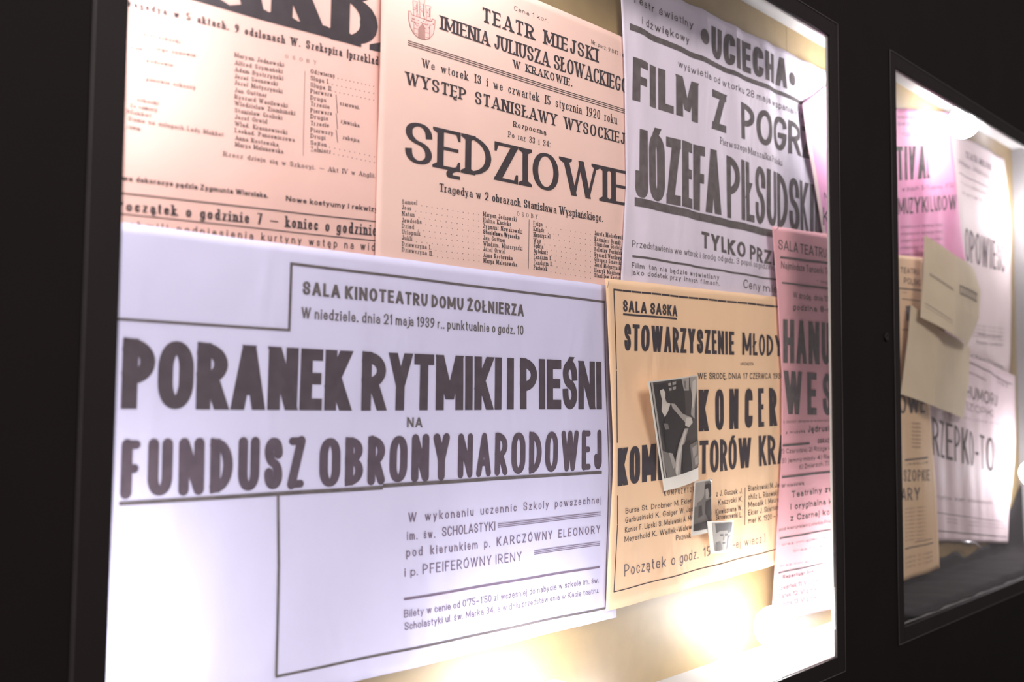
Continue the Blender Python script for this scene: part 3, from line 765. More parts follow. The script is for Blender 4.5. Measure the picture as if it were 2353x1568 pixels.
k.text('im. św.', 935, 1242, 998, 1236, 21, 20, T2, 1); k.text('SCHOLASTYKI', 1014, 1233.5, 1140, 1219.5, 22, 20, T3, 1)
for i in range(3): k.rule(1146, 1205+4*i, 1378, 1177+4*i, 1.7, 1.5, 1); k.rule(1228, 1267+4*i, 1377, 1245+3.8*i, 1.6, 1.4, 1)
k.text('pod kierunkiem p.', 933, 1281, 1128, 1258, 22, 20, T2, 1); k.text('KARCZÓWNY ELEONORY', 1143, 1256, 1377, 1225, 20.5, 18, T2, 1)
k.text('i p.', 929, 1326, 958, 1322, 21, 20, T3, 1); k.text('PFEIFERÓWNY IRENY', 969, 1320, 1199, 1289.5, 23, 21, SC(wt=.12, ht=.11, gap=.2, word=.5), 1)
k.rule(927, 1377.5, 1376, 1303.5, 5.5, 4.5, 1)
k.text("Bilety w cenie od 0'75–1'50 zł wcześniej do nabycia w szkole im. św.", 927, 1420, 1374, 1339, 18, 13, SC(wt=.13, ht=.115, gap=.13, word=.42), 1)
k.text('Scholastyki ul. św. Marka 34, a w dniu przedstawienia w Kasie teatru.', 928, 1449, 1374, 1362.5, 18, 13, SC(wt=.13, ht=.115, gap=.13, word=.42), 1)
o = C.build('concert_poster', paper_mat('lavender_white_paper', (.645, .625, .83), .75, 5), k, [INK_G, ink_mat('violet_grey_print', (.17, .125, .18), .3)],
    'largest poster, lavender white, headed PORANEK RYTMIKI I PIEŚNI in heavy black capitals')
h = Words(C, 'headline', ink_mat('headline_print', (.062, .048, .056), .3))
for t, a in (('PORANEK', (276, 940, 806, 944, 163, 137)), ('RYTMIKI', (829, 944, 1153, 942, 136, 120)), ('I', (1166, 941.5, 1183, 941.5, 119, 118)), ('PIEŚNI', (1196, 941, 1382, 941, 118, 109))):
    wt = .205 if t != 'I' else .14
    h.text(t, *a, SC(wt={'PORANEK': .232, 'RYTMIKI': .195, 'I': .19, 'PIEŚNI': .178}[t], ht=.19, gap=.05, word=.3))
h = Words(C, 'subheading', ink_mat('subheading_print', (.085, .062, .080), .3)); UN = SC(wt=.205, ht=.155, rnd=True, gap=.14)
h.text('FUNDUSZ', 274, 1145, 703, 1121, 132, 116, UN); h.text('OBRONY', 735, 1121, 1031, 1101, 113, 103, UN); h.text('NARODOWEJ', 1050, 1099, 1380, 1078, 101, 89, SC(wt=.175, ht=.15, rnd=True, gap=.16))

# --- U: white cinema poster UCIECHA
U = Sheet(D-.014, [(1423, -72), (1436, 180), (1441, 420), (1421, 724)], [(2050, 244), (2040, 790)], [(.0018, 55, 5, 0), (.0012, 24, -7, 1), (.0008, 95, 3, 2)], xmax=XM)
k = Ink(U); RS = SC(wt=.17, ht=.14, gap=.2, word=.5, rnd=True)
k.text('Teatr świetlny', 1451, 5, 1594, 66, 19, 18, RS); k.text('i dźwiękowy', 1473, 56, 1585, 101, 19, 18, RS)
k.rule(1447, 61, 1640, 148, 15, 12); k.rule(1640, 148, 1860, 243, 12, 9)
k.disc(1617.5, 85, .0160); k.disc(1820.5, 182, .0155)
k.text('ul. Starowiślna 16', 1834, 187, 1935, 224, 14, 13, SC(wt=.1, ht=.09, gap=.2)); k.rule(1833, 190, 1940, 236, 1)
k.text('wyświetla od wtorku 28 maja wspaniały reportaż', 1557, 154, 1884, 287, 17, 16, SC(wt=.14, ht=.12, gap=.17, word=.45, rnd=True))
k.text('Pierwszego Marszałka Polski', 1656, 330, 1799, 381, 16, 14, SC(wt=.14, ht=.08, serif=True, gap=.16))
k.rule(1461, 463, 1790, 541, 20, 16)
k.text('TYLKO PRZEZ 2 DNI', 1614, 569, 1872, 634, 38, 28, SC(wt=.27, ht=.2, gap=.12, word=.4))
k.text('Przedstawienia we wtorek i środę od godz. 3 popoł. co godzinę,', 1456, 567.5, 1779, 621, 16, 13, SC(wt=.13, ht=.09, gap=.13, word=.4))
k.rule(1456, 588.5, 1800, 646, 5, 4)
k.text('Film ten nie będzie wyświetlany', 1455, 615, 1651, 643, 12.5, 11.5, SC(wt=.17, ht=.14, gap=.2, word=.75)); k.text('jako dodatek przy innych filmach.', 1454, 631, 1652, 657, 12.5, 11, SC(wt=.17, ht=.14, gap=.18, word=.6))
k.text('Ceny miejsc', 1706, 662, 1808, 677, 20, 18, SC(wt=.16, ht=.12, gap=.16, rnd=True))
o = U.build('cinema_poster', paper_mat('cool_white_paper', (.76, .68, .78), .55, 9), k, [INK_G],
    'white cinema poster UCIECHA with a tall grey headline, top right of the nearer case')
h = Ink(U)
h.text('UCIECHA', 1634, 131, 1808, 205, 72, 66, SC(wt=.27, ht=.20, gap=.1))
U.child('title', h, INK_G)
h = Words(U, 'headline', INK_G); HV = SC(wt=.26, ht=.19, gap=.07)
h.text('FILM', 1454, 229, 1604, 283, 99, 91, HV); h.text('Z', 1636, 296, 1672, 306, 91, 88, HV); h.text('POGRZEBU', 1702, 318, 1955, 395, 84, 66, SC(wt=.22, ht=.16, gap=.07))
h.text('JÓZEFA', 1462, 452, 1657, 495, 158, 146, SC(wt=.185, ht=.15, gap=.05)); h.text('PIŁSUDSKIEGO', 1673, 500, 1935, 552, 143, 104, SC(wt=.125, ht=.12, gap=.06))

# --- G: small pink STARY poster, tucked behind
P = Sheet(D-.021, [(1844, 238), (1855, 330), (1867, 393), (1896, 570)], [(2060, 246), (2060, 610)], [(.001, 30, 9, 0)], xmax=XM)
k = Ink(P)
k.rule(1857, 260, 1960, 258, 2); k.text('STARY TEATR', 1869, 283, 1975, 296, 13, 12, SC(wt=.16, ht=.13)); k.text('POD WYSOKIM', 1873, 316, 1975, 324, 10, 9, SC(wt=.12, ht=.1), 0)
k.text('Muzeum', 1893, 457, 1950, 464, 15, 14, SC(wt=.14, ht=.1)); k.text('KONCERT', 1891, 518, 2000, 534, 42, 40, SC(wt=.12, ht=.12, gap=.1))
P.build('theatre_poster', paper_mat('bright_pink_paper', (.85, .38, .60), .3, 5), k, [INK_G],
    'narrow bright pink poster strip headed STARY at the right frame, over the UCIECHA poster')
k = Ink(P); k.rows([((1844.5, 239), (1855, 239)), ((1855.5, 330), (1864, 330)), ((1867.5, 393), (1875, 393)), ((1893, 552), (1900, 552))], lambda p: P.pt(*p))
P.child('paper_margin', k, [mat('unprinted_margin', (.86, .66, .62), .7, .2, noise=.05)], 'paler unprinted margin')

# --- E: orange tan SALA SASKA concert poster
E = Sheet(D-.022, [(1386.5, 640), (1394, 820), (1404, 1020), (1404, 1090), (1390, 1405)], [(1812, 686), (1812, 1289)], [(.0016, 40, 4, .5), (.0010, 17, -10, 1.5)],
    curl=lambda x, z: .003, xmax=XM)
k = Ink(E); a1 = lambda x, y: (1380 + .2679*x, 640 + .2679*y); a2 = lambda x, y: (1380 + .3368*x, 1040 + .3368*y)
n = 18
for i in range(n):
    t0, t1 = i/n, (i+.95)/n; k.rule(1405+395*t0, 666+41*t0, 1405+395*t1, 666+41*t1, 4.2)
k.rule(1406, 667, 1411, 850, 2.2); k.rule(1411, 852, 1413.5, 1018, 2); k.rule(1415, 1139, 1415, 1205, 1.8); k.rule(1415, 1206, 1407, 1360, 1.8); k.rule(1406, 1360.5, 1800, 1257, 2.2)
k.text('SALA SASKA', 1428, 716.5, 1555, 728, 27, 25, SC(wt=.25, ht=.2, gap=.12)); k.rule(1428, 722.5, 1554, 733, 4.6, 4.2)
k.text('URZĄDZA', 1697, 840, 1727, 840, 6.5, 6.5, SC(wt=.17, ht=.14))
k.text('WE ŚRODĘ, DNIA 17 CZERWCA 1936', 1600, 872, 1797, 871, 15, 13, SC(wt=.17, ht=.14, gap=.14, word=.45))
k.text('KOMPOZYTORZY:', 1521, 1140, 1612, 1128, 12.5, 12, SC(wt=.14, ht=.12, gap=.45), 0)
L_ = SC(wt=.14, ht=.12, gap=.15, word=.5)
for t, x0, y0, x1, y1 in (('Bursa St. Drobner M. Ekier', 160, 418, 612, 345), ('Garbusiński K. Geiger W. Jach', 158, 482, 640, 398), ('Konior F. Lipski S. Malawski A. Mach', 155, 548, 650, 456), ('Meyerhold K. Wallek-Walewski', 152, 612, 655, 515), ('Poźniak', 498, 600, 608, 583),
    ('z J. Gaczek J.', 775, 300, 965, 280), ('Kaszycki K.', 790, 360, 965, 335), ('Kiewiczówna W.', 772, 425, 962, 395), ('Skrowaczewski L.', 775, 462, 960, 442),
    ('Bienkowski M. Jan', 1000, 265, 1222, 235), ('chilz L. Ribowski J', 1000, 322, 1222, 290), ('Macalik I. Maurer', 1000, 376, 1220, 336), ('Ekier J. Skierniew', 1000, 430, 1215, 388), ('mer K. 1920 – w', 1000, 485, 1215, 445)):
    k.text(t, *a2(x0, y0), *a2(x1, y1), 13, 12.5, L_)
k.rule(*a2(980, 240), *a2(978, 497), 1.2)
k.text('Początek o godz. 19', 1430, 1325, 1631, 1277, 28, 23, SC(wt=.12, ht=.1, gap=.18, word=.6, rnd=True), 1)  # flare over this closing text is put into its paler ink
k.text('-ej wiecz.)', 1683, 1262, 1753, 1245, 21, 19, SC(wt=.12, ht=.1, gap=.18, word=.6, rnd=True), 1)
E.build('concert_poster', paper_mat('orange_tan_paper', (.88, .59, .36), .7, 7), k, [INK, INK_W],
    'orange tan concert poster headed SALA SASKA, with three photographs on it')
h = Words(E, 'headline', INK)
h.text('STOWARZYSZENIE', 1431, 806, 1684, 816, 62, 53, SC(wt=.20, ht=.15, gap=.12, rnd=False)); h.text('MŁODYCH', 1701, 816, 1828, 821, 51, 46, SC(wt=.185, ht=.15, gap=.14))
h.text('KONCER', 1602, 992, 1784, 979, 96, 87, SC(wt=.185, ht=.13, gap=.42)); h.text('T', 1793, 978, 1812, 977, 86, 85, SC(wt=.15, ht=.11))
h.text('KOMP', 1415, 1118, 1530, 1101, 87, 84, SC(wt=.22, ht=.135, gap=.1)); h.text('TORÓW', 1604, 1090, 1723, 1074, 77, 68, SC(wt=.19, ht=.14, gap=.1)); h.text('KRAK', 1740, 1072, 1825, 1062, 70, 64, SC(wt=.19, ht=.14, gap=.1))

# --- F: rose SALA TEATRU poster, nearest to the right frame
R = Sheet(D-.033, [(1775, 520), (1787, 667), (1798, 860), (1797, 1040), (1785, 1208), (1772, 1430)], [(2030, 568), (2030, 1366)], [(.0012, 45, 3, 0), (.0009, 12, 9, 2)], xmax=XM)
k = Ink(R); SK = SC(wt=.15, ht=.12, gap=.12, word=.4); BK = SC(wt=.22, ht=.17, gap=.16, word=.5)
k.text('SALA TEATRU DOMU ŻOŁN', 1789, 573, 1985, 610, 23, 21, SC(wt=.16, ht=.12, gap=.1)); k.rule(1793, 591.5, 1990, 620, 5, 4)
k.text('Najmłodsze Tancerki Teatru', 1795, 617, 1922, 634, 17, 15, SK); k.text('– dalsze –', 1874, 648, 1918, 657, 8, 7, SK); k.rule(1797, 650, 1990, 677, 4, 3.5)
k.text('W środę, dnia 10 czerw.', 1821, 684, 1934, 698, 14, 13, SK); k.text('godzina 8-ma', 1821, 712, 1917, 720, 14, 13, BK)
k.text('z dwóch obrazów w wykonaniu art.', 1801, 973, 1919, 969, 7, 6.5, SK); k.text('Jędrusia', 1858, 994.5, 1912, 991, 16, 15, BK); k.text('z muzyką', 1806, 998, 1850, 994, 7, 7, BK)
k.text('OBRAZY', 1880, 1019.5, 1909, 1017, 10, 9, BK); k.rule(1799, 1024.5, 1862, 1019.5, 5, 4.5)
k.text('1) Czarodziej, 2) Rózga weso', 1796, 1043, 1924, 1034, 10.5, 10, SK); k.text('3) jemny młody 4) Regina', 1797, 1065, 1924, 1053, 10.5, 10, SK); k.text('6) Zmierzch 7) Noc', 1835, 1079, 1924, 1067, 10.5, 10, SK)
k.rule(1797, 1097.5, 1990, 1076, 4.5, 4); k.text('W niedzielę', 1796, 1122, 1846, 1114, 8, 8, BK)
k.text('Teatralny zesp', 1818, 1144, 1926, 1128, 15, 14, BK); k.text('i oryginalna kap', 1816, 1172, 1926, 1156, 15, 14, BK); k.text('z Czarnej koter', 1816, 1198, 1926, 1180, 15, 14, BK)
k.text('pod kierunkiem Ludwika Pokora', 1790, 1221, 1921, 1200, 8, 8, SK, 0); k.rule(1791, 1238, 1990, 1202, 4, 3.5)
for y0, x0 in ((1255, 1797), (1269, 1822), (1281, 1868), (1304, 1792)): k.text('oraz inni soliści teatru'[:26 if x0 < 1800 else (18 if x0 < 1850 else 9)].strip(), x0, y0, 1919, y0 - (1919-x0)*.17, 6, 6, SK, 1)
k.rule(1788, 1317.5, 1990, 1272, 4, 3.5)
k.text('Repertuar Sceny A. S. w', 1799, 1331, 1914, 1307, 9, 9, BK)
for i, t in enumerate(('Czwartek 11. VI g. 8 wiecz. Zac', 'Piątek 12. VI g. 8 wiecz. Cza', 'Sobota 13. VI g. 8 wiecz. Moc')): k.text(t, 1788, 1358+19.3*i, 1914, 1330+18.5*i, 10.5, 10, SK)
R.build('theatre_poster', paper_mat('rose_paper', (.80, .40, .43), .4, 6), k, [INK_G, INK_W],
    'long rose poster headed SALA TEATRU DOMU at the right frame of the nearer case')
h = Words(R, 'headline', INK_G); h.text('HANUS', 1801, 834, 1929, 840, 100, 95, SC(wt=.19, ht=.17, gap=.12)); h.text('WESE', 1803, 952, 1942, 956, 100, 92, SC(wt=.2, ht=.16, gap=.3))

# --- metal staples
def staple(px, py, Y, tilt, label):
    p = at(px, py, Y); c = Vector((p.x, p.y, p.z)); u = Vector((sin(tilt), 0, cos(tilt))); l = .0065
    V, F = [], []
    pts = [c - u*l + Vector((0, .004, 0)), c - u*l, c + u*l, c + u*l + Vector((0, .004, 0))]
    r = .00045; sd = Vector((cos(tilt), 0, -sin(tilt)))
    for q in pts:
        for a in ((1, 1), (-1, 1), (-1, -1), (1, -1)): V.append(q - c + sd*r*a[0] + Vector((0, r*a[1], 0)))
    for i in range(3):
        for j in range(4): F.append((i*4+j, i*4+(j+1) % 4, i*4+4+(j+1) % 4, i*4+4+j))
    F += [(3, 2, 1, 0), (12, 13, 14, 15)]
    o = link('staple', V, F, M_STEEL); o.location = c
    return tag(o, label, 'staple')
staple(1397, 654, E.Y - .0045, .30, 'tiny steel staple at the top left corner of the orange tan poster')
staple(1786, 526, R.Y - .0022, 1.0, 'tiny steel staple at the top left corner of the rose poster')

# --- photographs pinned on the orange poster (3-D corners, gently curled prints)
def photo(name, corners, tones, border, label, bow=.004):
    """corners: (px,py,Y) TL,TR,BR,BL; tones: list of (grey index, polygon in u,v)"""
    c = [at(*q) for q in corners]
    nrm = (c[1]-c[0]).cross(c[3]-c[0]).normalized()
    if nrm.y > 0: nrm = -nrm
    def P(u, v, off=0):   # v down
        a = c[0].lerp(c[1], u); b = c[3].lerp(c[2], u); p = a.lerp(b, v)
        return p + nrm * (bow * 4 * u * (1-u) * (0.6 + .4*v) + off)
    V = []; F = []; I = []; n = 10
    for j in range(n+1):
        for i in range(n+1): V.append(P(i/n, j/n))
    for j in range(n):
        for i in range(n): q = j*(n+1)+i; F.append((q, q+n+1, q+n+2, q+1)); I.append(0)
    n0 = len(V); V += [v - nrm*.0004 for v in V]
    F += [tuple(reversed([i+n0 for i in f])) for f in F[:n*n]]; I += [0]*(n*n)
    rim = [i for i in range(n+1)] + [j*(n+1)+n for j in range(1, n+1)] + [n*(n+1)+i for i in range(n-1, -1, -1)] + [j*(n+1) for j in range(n-1, 0, -1)]
    for a, b in zip(rim, rim[1:] + rim[:1]): F.append((a, b, b+n0, a+n0)); I.append(0)
    from mathutils.geometry import tessellate_polygon
    layer = 0; u0, u1, v0, v1 = border
    for ti, poly in tones:
        # densify then tessellate so prints follow the bow
        pp = []
        for a, b in zip(poly, poly[1:] + poly[:1]):
            m = max(1, int(hypot(a[0]-b[0], a[1]-b[1]) / .12))
            pp += [(a[0]+(b[0]-a[0])*t/m, a[1]+(b[1]-a[1])*t/m) for t in range(m)]
        pp = [(u0 + (u1-u0)*a, v0 + (v1-v0)*b) for a, b in pp]
        tri = tessellate_polygon([[Vector((a, b, 0)) for a, b in pp]])
        n1 = len(V); off = .0005 + .00006*layer; layer += 1
        for a, b in pp: V.append(P(a, b, off))
        def sub(ia, ib, ic, depth=0):
            A_, B_, C_ = pp[ia], pp[ib], pp[ic]
            L3 = [(hypot(A_[0]-B_[0], A_[1]-B_[1]), ia, ib, ic), (hypot(B_[0]-C_[0], B_[1]-C_[1]), ib, ic, ia), (hypot(C_[0]-A_[0], C_[1]-A_[1]), ic, ia, ib)]
            m_, p, q, r_ = max(L3)
            if m_ < .13 or depth > 9: F.append((n1+ia, n1+ib, n1+ic)); I.append(ti); return
            mid = ((pp[p][0]+pp[q][0])/2, (pp[p][1]+pp[q][1])/2); pp.append(mid); V.append(P(mid[0], mid[1], off)); k_ = len(pp)-1
            sub(p, k_, r_, depth+1); sub(k_, q, r_, depth+1)
        for t in tri: sub(*t)
    o = link(name, [v - c[3] for v in V], F, PHOTO, midx=I); o.location = c[3]
    return tag(o, label, 'photograph')
PHOTO = [mat('photo_paper', (.80, .76, .68), .35, .45, noise=.03)] + [mat('photo_tone_%s' % n, (v, v*.91, v*.80), .35, .45, noise=.12, nscale=90) for n, v in (('black', .022), ('dark', .06), ('mid', .17), ('light', .36), ('pale', .58))]
Ye = E.Y
photo('portrait_photo', [(1489, 877, Ye-.030), (1601, 862, Ye-.012), (1605, 1102, Ye-.012), (1526.5, 1129, Ye-.010)],
  [(2, [(0, 0), (1, 0), (1, 1), (0, 1)]), (1, [(.02, .02), (.68, .02), (.66, .62), (.35, .86), (.12, .8)]),
   (4, [(.33, .03), (.5, .02), (.48, .10), (.34, .11)]), (1, [(.39, .0), (.42, .0), (.41, .12), (.39, .12)]), (1, [(.33, .06), (.5, .05), (.5, .07), (.33, .08)]),
   (4, [(.62, .0), (.80, .0), (.78, .14), (.66, .13)]), (3, [(.66, .03), (.72, .03), (.72, .12), (.68, .11)]),
   (4, [(.82, .0), (1, 0), (1, .12), (.93, .30), (.90, .46), (.80, .40), (.86, .22), (.82, .1)]), (5, [(.88, .05), (.97, .03), (.96, .16), (.88, .34), (.84, .32)]),
   (1, [(.13, .07), (.20, .04), (.27, .06), (.27, .15), (.22, .2), (.12, .18)]),                      # hair
   (5, [(.15, .09), (.22, .08), (.25, .12), (.24, .17), (.20, .2), (.16, .17)]), (5, [(.17, .17), (.23, .17), (.25, .22), (.36, .25), (.18, .37), (.13, .3)]),   # face, neck, chest
   (1, [(.33, .24), (.14, .44), (.12, .66), (.25, .78), (.5, .56), (.66, .46), (.64, .36), (.44, .27)]), # dark dress
   (4, [(.34, .24), (.42, .25), (.58, .37), (.76, .42), (.80, .47), (.70, .51), (.52, .40), (.36, .29)]), # arm
   (5, [(.66, .42), (.80, .43), (.84, .49), (.72, .53), (.62, .5)]), (3, [(.13, .43), (.22, .44), (.24, .5), (.16, .5)]),
   (4, [(.60, .53), (.70, .54), (.47, .80), (.38, 1), (.22, 1), (.30, .84), (.42, .68)]), (5, [(.60, .55), (.65, .55), (.40, .83), (.31, 1), (.25, 1), (.34, .80)]),
   (3, [(.02, .70), (.20, .76), (.28, 1), (.06, 1)]), (4, [(.16, .74), (.25, .76), (.3, .9), (.22, .92)]),
   (3, [(.72, .72), (1, .70), (1, .97), (.74, .99)]), (4, [(.78, .76), (.94, .74), (.92, .84), (.8, .88)]), (4, [(.84, .88), (.98, .86), (.97, .95), (.86, .96)]), (1, [(.5, .7), (.72, .66), (.72, .99), (.44, 1)]),
   (4, [(.0, 0), (.035, 0), (.035, 1), (0, 1)])],
  (.03, .99, .012, .885), 'sepia portrait print of a person in a dark dress, largest of the three photographs', bow=.006)
photo('portrait_photo', [(1596, 1107, Ye-.010), (1635, 1100, Ye-.010), (1637, 1222, Ye-.013), (1589, 1232, Ye-.013)],
  [(3, [(0, 0), (1, 0), (1, 1), (0, 1)]), (4, [(0, .0), (.55, 0), (.5, .3), (.1, .5), (0, .5)]), (1, [(.55, .08), (.8, .04), (1, .1), (1, .34), (.85, .36), (.6, .25)]),
   (4, [(.58, .17), (.74, .15), (.84, .28), (.76, .38), (.6, .36)]), (1, [(.6, .42), (.98, .38), (1, .72), (.8, .85), (.56, .66)]),
   (3, [(.12, .42), (.4, .38), (.55, .6), (.4, .85), (.05, .8)]), (2, [(.2, .5), (.36, .48), (.42, .7), (.2, .74)]), (2, [(.02, .86), (.95, .82), (1, 1), (0, 1)])],
  (.05, .95, .03, .92), 'small framed-looking portrait print with a person in profile, middle of the three photographs', bow=.003)
photo('portrait_photo', [(1625, 1199, Ye-.018), (1686, 1196, Ye-.014), (1678, 1268, Ye-.010), (1633, 1273, Ye-.012)],
  [(4, [(0, 0), (1, 0), (1, 1), (0, 1)]), (2, [(.12, .02), (1, 0), (1, .34), (.82, .38), (.3, .3), (.14, .36)]), (4, [(.32, .28), (.76, .28), (.80, .66), (.6, .9), (.4, .86), (.3, .6)]),
   (2, [(.34, .40), (.52, .40), (.52, .47), (.34, .47)]), (2, [(.6, .40), (.78, .40), (.78, .47), (.6, .47)]), (3, [(.5, .48), (.56, .48), (.56, .62), (.48, .62)]), (2, [(.44, .70), (.64, .70), (.62, .75), (.46, .75)]),
   (3, [(.1, .7), (.34, .66), (.46, .92), (.3, 1), (.05, 1)]), (2, [(.78, .5), (1, .45), (1, .95), (.74, .96)])],
  (.16, .94, .06, .93), 'smallest square print, a face close up, lowest of the three photographs', bow=.003)
def pin(px, py, Y, label):
    V, F = lathe([(.0026, 0), (.0030, .0008), (.0022, .0022), (.0006, .0030)], 14, (0, 0, 0), Vector((0, -1, 0)))
    o = link('drawing_pin', V, F, M_STEEL, smooth=True); o.location = at(px, py, Y); return tag(o, label, 'pin')
pin(1632, 1104, Ye-.0108, 'bright round pin head at the top right of the middle small photograph')

# ---------------------------------------------------------------- the farther case
X2 = C2['bx1'] - .002
b1 = lambda x, y: (2050 + .12877*x, 240 + .12877*y)
# pink ...TIVAL poster
Hh = Sheet(D-.010, [(2035, 246), (2035, 605)], [(2177, 259), (2184, 350), (2200, 470), (2216, 602)], [(.0035, 26, 6, 0), (.002, 55, 0, 1)], xmax=X2)
k = Ink(Hh)
k.text('XXX WIELKI KONCERT', 2066, 272, 2165, 278, 6, 6, SK); k.text('SEZON LETNI', 2066, 287, 2150, 293, 6, 6, SK); k.text('1937', 2070, 312, 2120, 315, 8, 8, SK)
k.text('w dniach 5-13 czerwca', 2074, 440, 2168, 433, 11, 10, SK, 1); k.text('FR', 2175, 434, 2188, 433, 12, 12, SK)
k.text('MUZYKI LUDOW', 2064, 494, 2194, 482, 38, 34, SC(wt=.17, ht=.14, gap=.1))
for i in range(5): k.text('orkiestra pod dyrekcją mistrza', 2068, 525+16*i, 2168, 519+16*i, 7, 7, SK, 1)
Hh.build('festival_poster', paper_mat('magenta_pink_paper', (.83, .34, .54), .5, 8), k, [INK_G, INK_W], 'magenta pink poster with the cut-off word TIVAL, left in the farther case')
h = Ink(Hh); h.text('TIVAL', 2064, 415, 2137, 410, 78, 74, SC(wt=.2, ht=.13, gap=.14)); Hh.child('headline', h, INK_G)
# pale poster, upper right
Ii = Sheet(D-.005, [(2165, 288), (2172, 900)], [(2308, 365), (2325, 520), (2325, 700), (2318, 880)], [(.002, 21, 5, 0), (.0012, 44, 2, 1)], xmax=X2)
k = Ink(Ii)
k.text('TEATR MIEJSKI', 2221, 361, 2277, 393, 14, 13, SERB); k.text('IMIENIA JULIUSZA', 2201, 374, 2272, 412, 8, 8, SERB); k.rule(2202, 397, 2300, 446, 2)
k.text('w poniedziałek dnia', 2205, 420, 2290, 460, 7, 7, SK); k.text('premiera sztuki', 2210, 445, 2290, 478, 8, 8, SK)
for i in range(4): k.text('według powieści oraz pieśni', 2212, 745+8*i, 2308, 758+9*i, 4, 4, SK)
k.text('Reżyserya pana dyrektora', 2248, 770, 2298, 778, 5, 5, BK); k.text('Początek o godzinie 8', 2243, 789, 2304, 796, 6, 6, BK)
Ii.build('theatre_poster', paper_mat('faint_pink_paper', (.80, .66, .66), .5, 7), k, [INK_W], 'tall faint pink poster at the upper right of the farther case')
h = Ink(Ii); h.text('OPOWIEŚĆ', 2217, 600, 2309, 627, 78, 62, SC(wt=.12, ht=.1, gap=.12)); Ii.child('headline', h, INK_W)
# lower pale poster, tilted
b5 = lambda x, y: (2060 + .1531*x, 840 + .1531*y); b6 = lambda x, y: (2060 + .19138*x, 1060 + .19138*y)
J = Sheet(D-.013, [(2118, 760), (2130, 1000), (2142, 1243)], [(2331, 865), (2333, 1010), (2326, 1150), (2314, 1249)], [(.003, 24, 4, 1), (.0018, 57, 3, 0)], xmax=X2)
k = Ink(J)
k.text('KRAKOWIANKI', 2233, 822, 2309, 849, 9, 8, BK); k.rule(2226, 830, 2323, 884, 3, 2.5)
k.text('Opera komiczna', 2226, 855, 2264, 876, 6, 6, BK); k.text('Dnia 3', 2293, 880, 2317, 892, 9, 9, SK, 1); k.text('przy udziale orkiestry', 2213, 962, 2311, 980, 5, 5, SK, 1)
k.text('SZOPKI', 2217, 940, 2280, 960, 17, 17, SC(wt=.13, ht=.1), 1)
k.text('artystów scen krakowskich', 2140, 1145, 2280, 1160, 10, 9, SK, 1)
k.rule(2150, 1178, 2305, 1200, 1.6, 1.4)
for i in range(2): k.text('ceny miejsc', 2178, 1194+8*i, 2202, 1197+8*i, 4, 4, SK, 1); k.text('kasa teatru otwarta codziennie', 2222, 1200+8*i, 2306, 1208+8*i, 4, 4, SK, 1)
k.rule(2150, 1220, 2311, 1234.5, 2.4, 2.2)
J.build('theatre_poster', paper_mat('greyish_pink_paper', (.78, .62, .65), .5, 7), k, [INK_G, INK_W], 'tilted greyish pink poster, lowest on the right in the farther case')
h = Words(J, 'headline', INK_G); h.text('HUMORU', 2222, 914, 2293, 936, 30, 27, SC(wt=.17, ht=.12, gap=.14)); h.text('RZEPKO-TONIO', 2142, 1046, 2318, 1095, 88, 74, SC(wt=.12, ht=.09, gap=.14))
# upper tan poster, left
K1 = Sheet(D-.012, [(2035, 584), (2035, 900)], [(2121, 592), (2116, 880)], [(.0015, 30, 9, 0)], xmax=X2)
k = Ink(K1)
k.text('TEATRU', 2068, 627, 2113, 632, 13, 13, SC(wt=.2, ht=.15)); k.text('POLSKI', 2076, 652, 2116, 657, 14, 14, SC(wt=.2, ht=.15)); k.rule(2040, 660, 2118, 668, 3)
k.text('w sali', 2072, 674, 2082, 674, 4, 4, SK); k.rule(2072, 687, 2115, 692, 2); k.rule(2086, 703, 2087, 738, 11, 8); k.text('wstęp', 2074, 760, 2090, 760, 6, 6, BK)
K1.build('theatre_poster', paper_mat('straw_orange_paper', (.80, .56, .36), .3, 7), k, [INK_G], 'straw orange poster corner showing just left of the folded programme')
# lower tan poster
K2 = Sheet(D-.020, [(2035, 860), (2035, 1349)], [(2132, 900), (2141, 1020), (2150, 1120), (2158, 1306)], [(.0025, 34, 3, 2)], curl=lambda x, z: .004, xmax=X2)
k = Ink(K2)
for i in range(7): k.text('role główne', 2092, 975+9*i, 2110, 976+9*i, 5, 5, SK, 1)
k.rule(2078, 1058, 2128, 1051.5, 4, 4); k.text('JASEŁKA', 2080, 1070, 2128, 1065, 5, 5, BK); k.text('SZOPKIE', 2075, 1107, 2133, 1105, 27, 26, SC(wt=.17, ht=.12, gap=.2)); k.text('STARY', 2040, 1153, 2109, 1149, 30, 29, SC(wt=.2, ht=.13, gap=.2))
for i in range(9): k.text('artyści teatru', 2078, 1172+9*i, 2122, 1166+9*i, 4, 4, SK, 1)
k.rule(2076, 1262, 2141, 1247, 3, 2.6); k.rule(2100, 1246, 2138, 1238, 1.6)
for i in range(3): k.text('bilety w kasie', 2078, 1285+11*i, 2138, 1270+10*i, 5, 5, SK, 1)
K2.build('theatre_poster', paper_mat('brown_tan_paper', (.80, .55, .33), .35, 7), k, [INK_G, INK_W], 'hanging tan poster at the lower left of the farther case')
h = Ink(K2); h.text('OWE', 2064, 951, 2122, 949, 44, 44, SC(wt=.24, ht=.13, gap=.08)); K2.child('headline', h, INK_G)

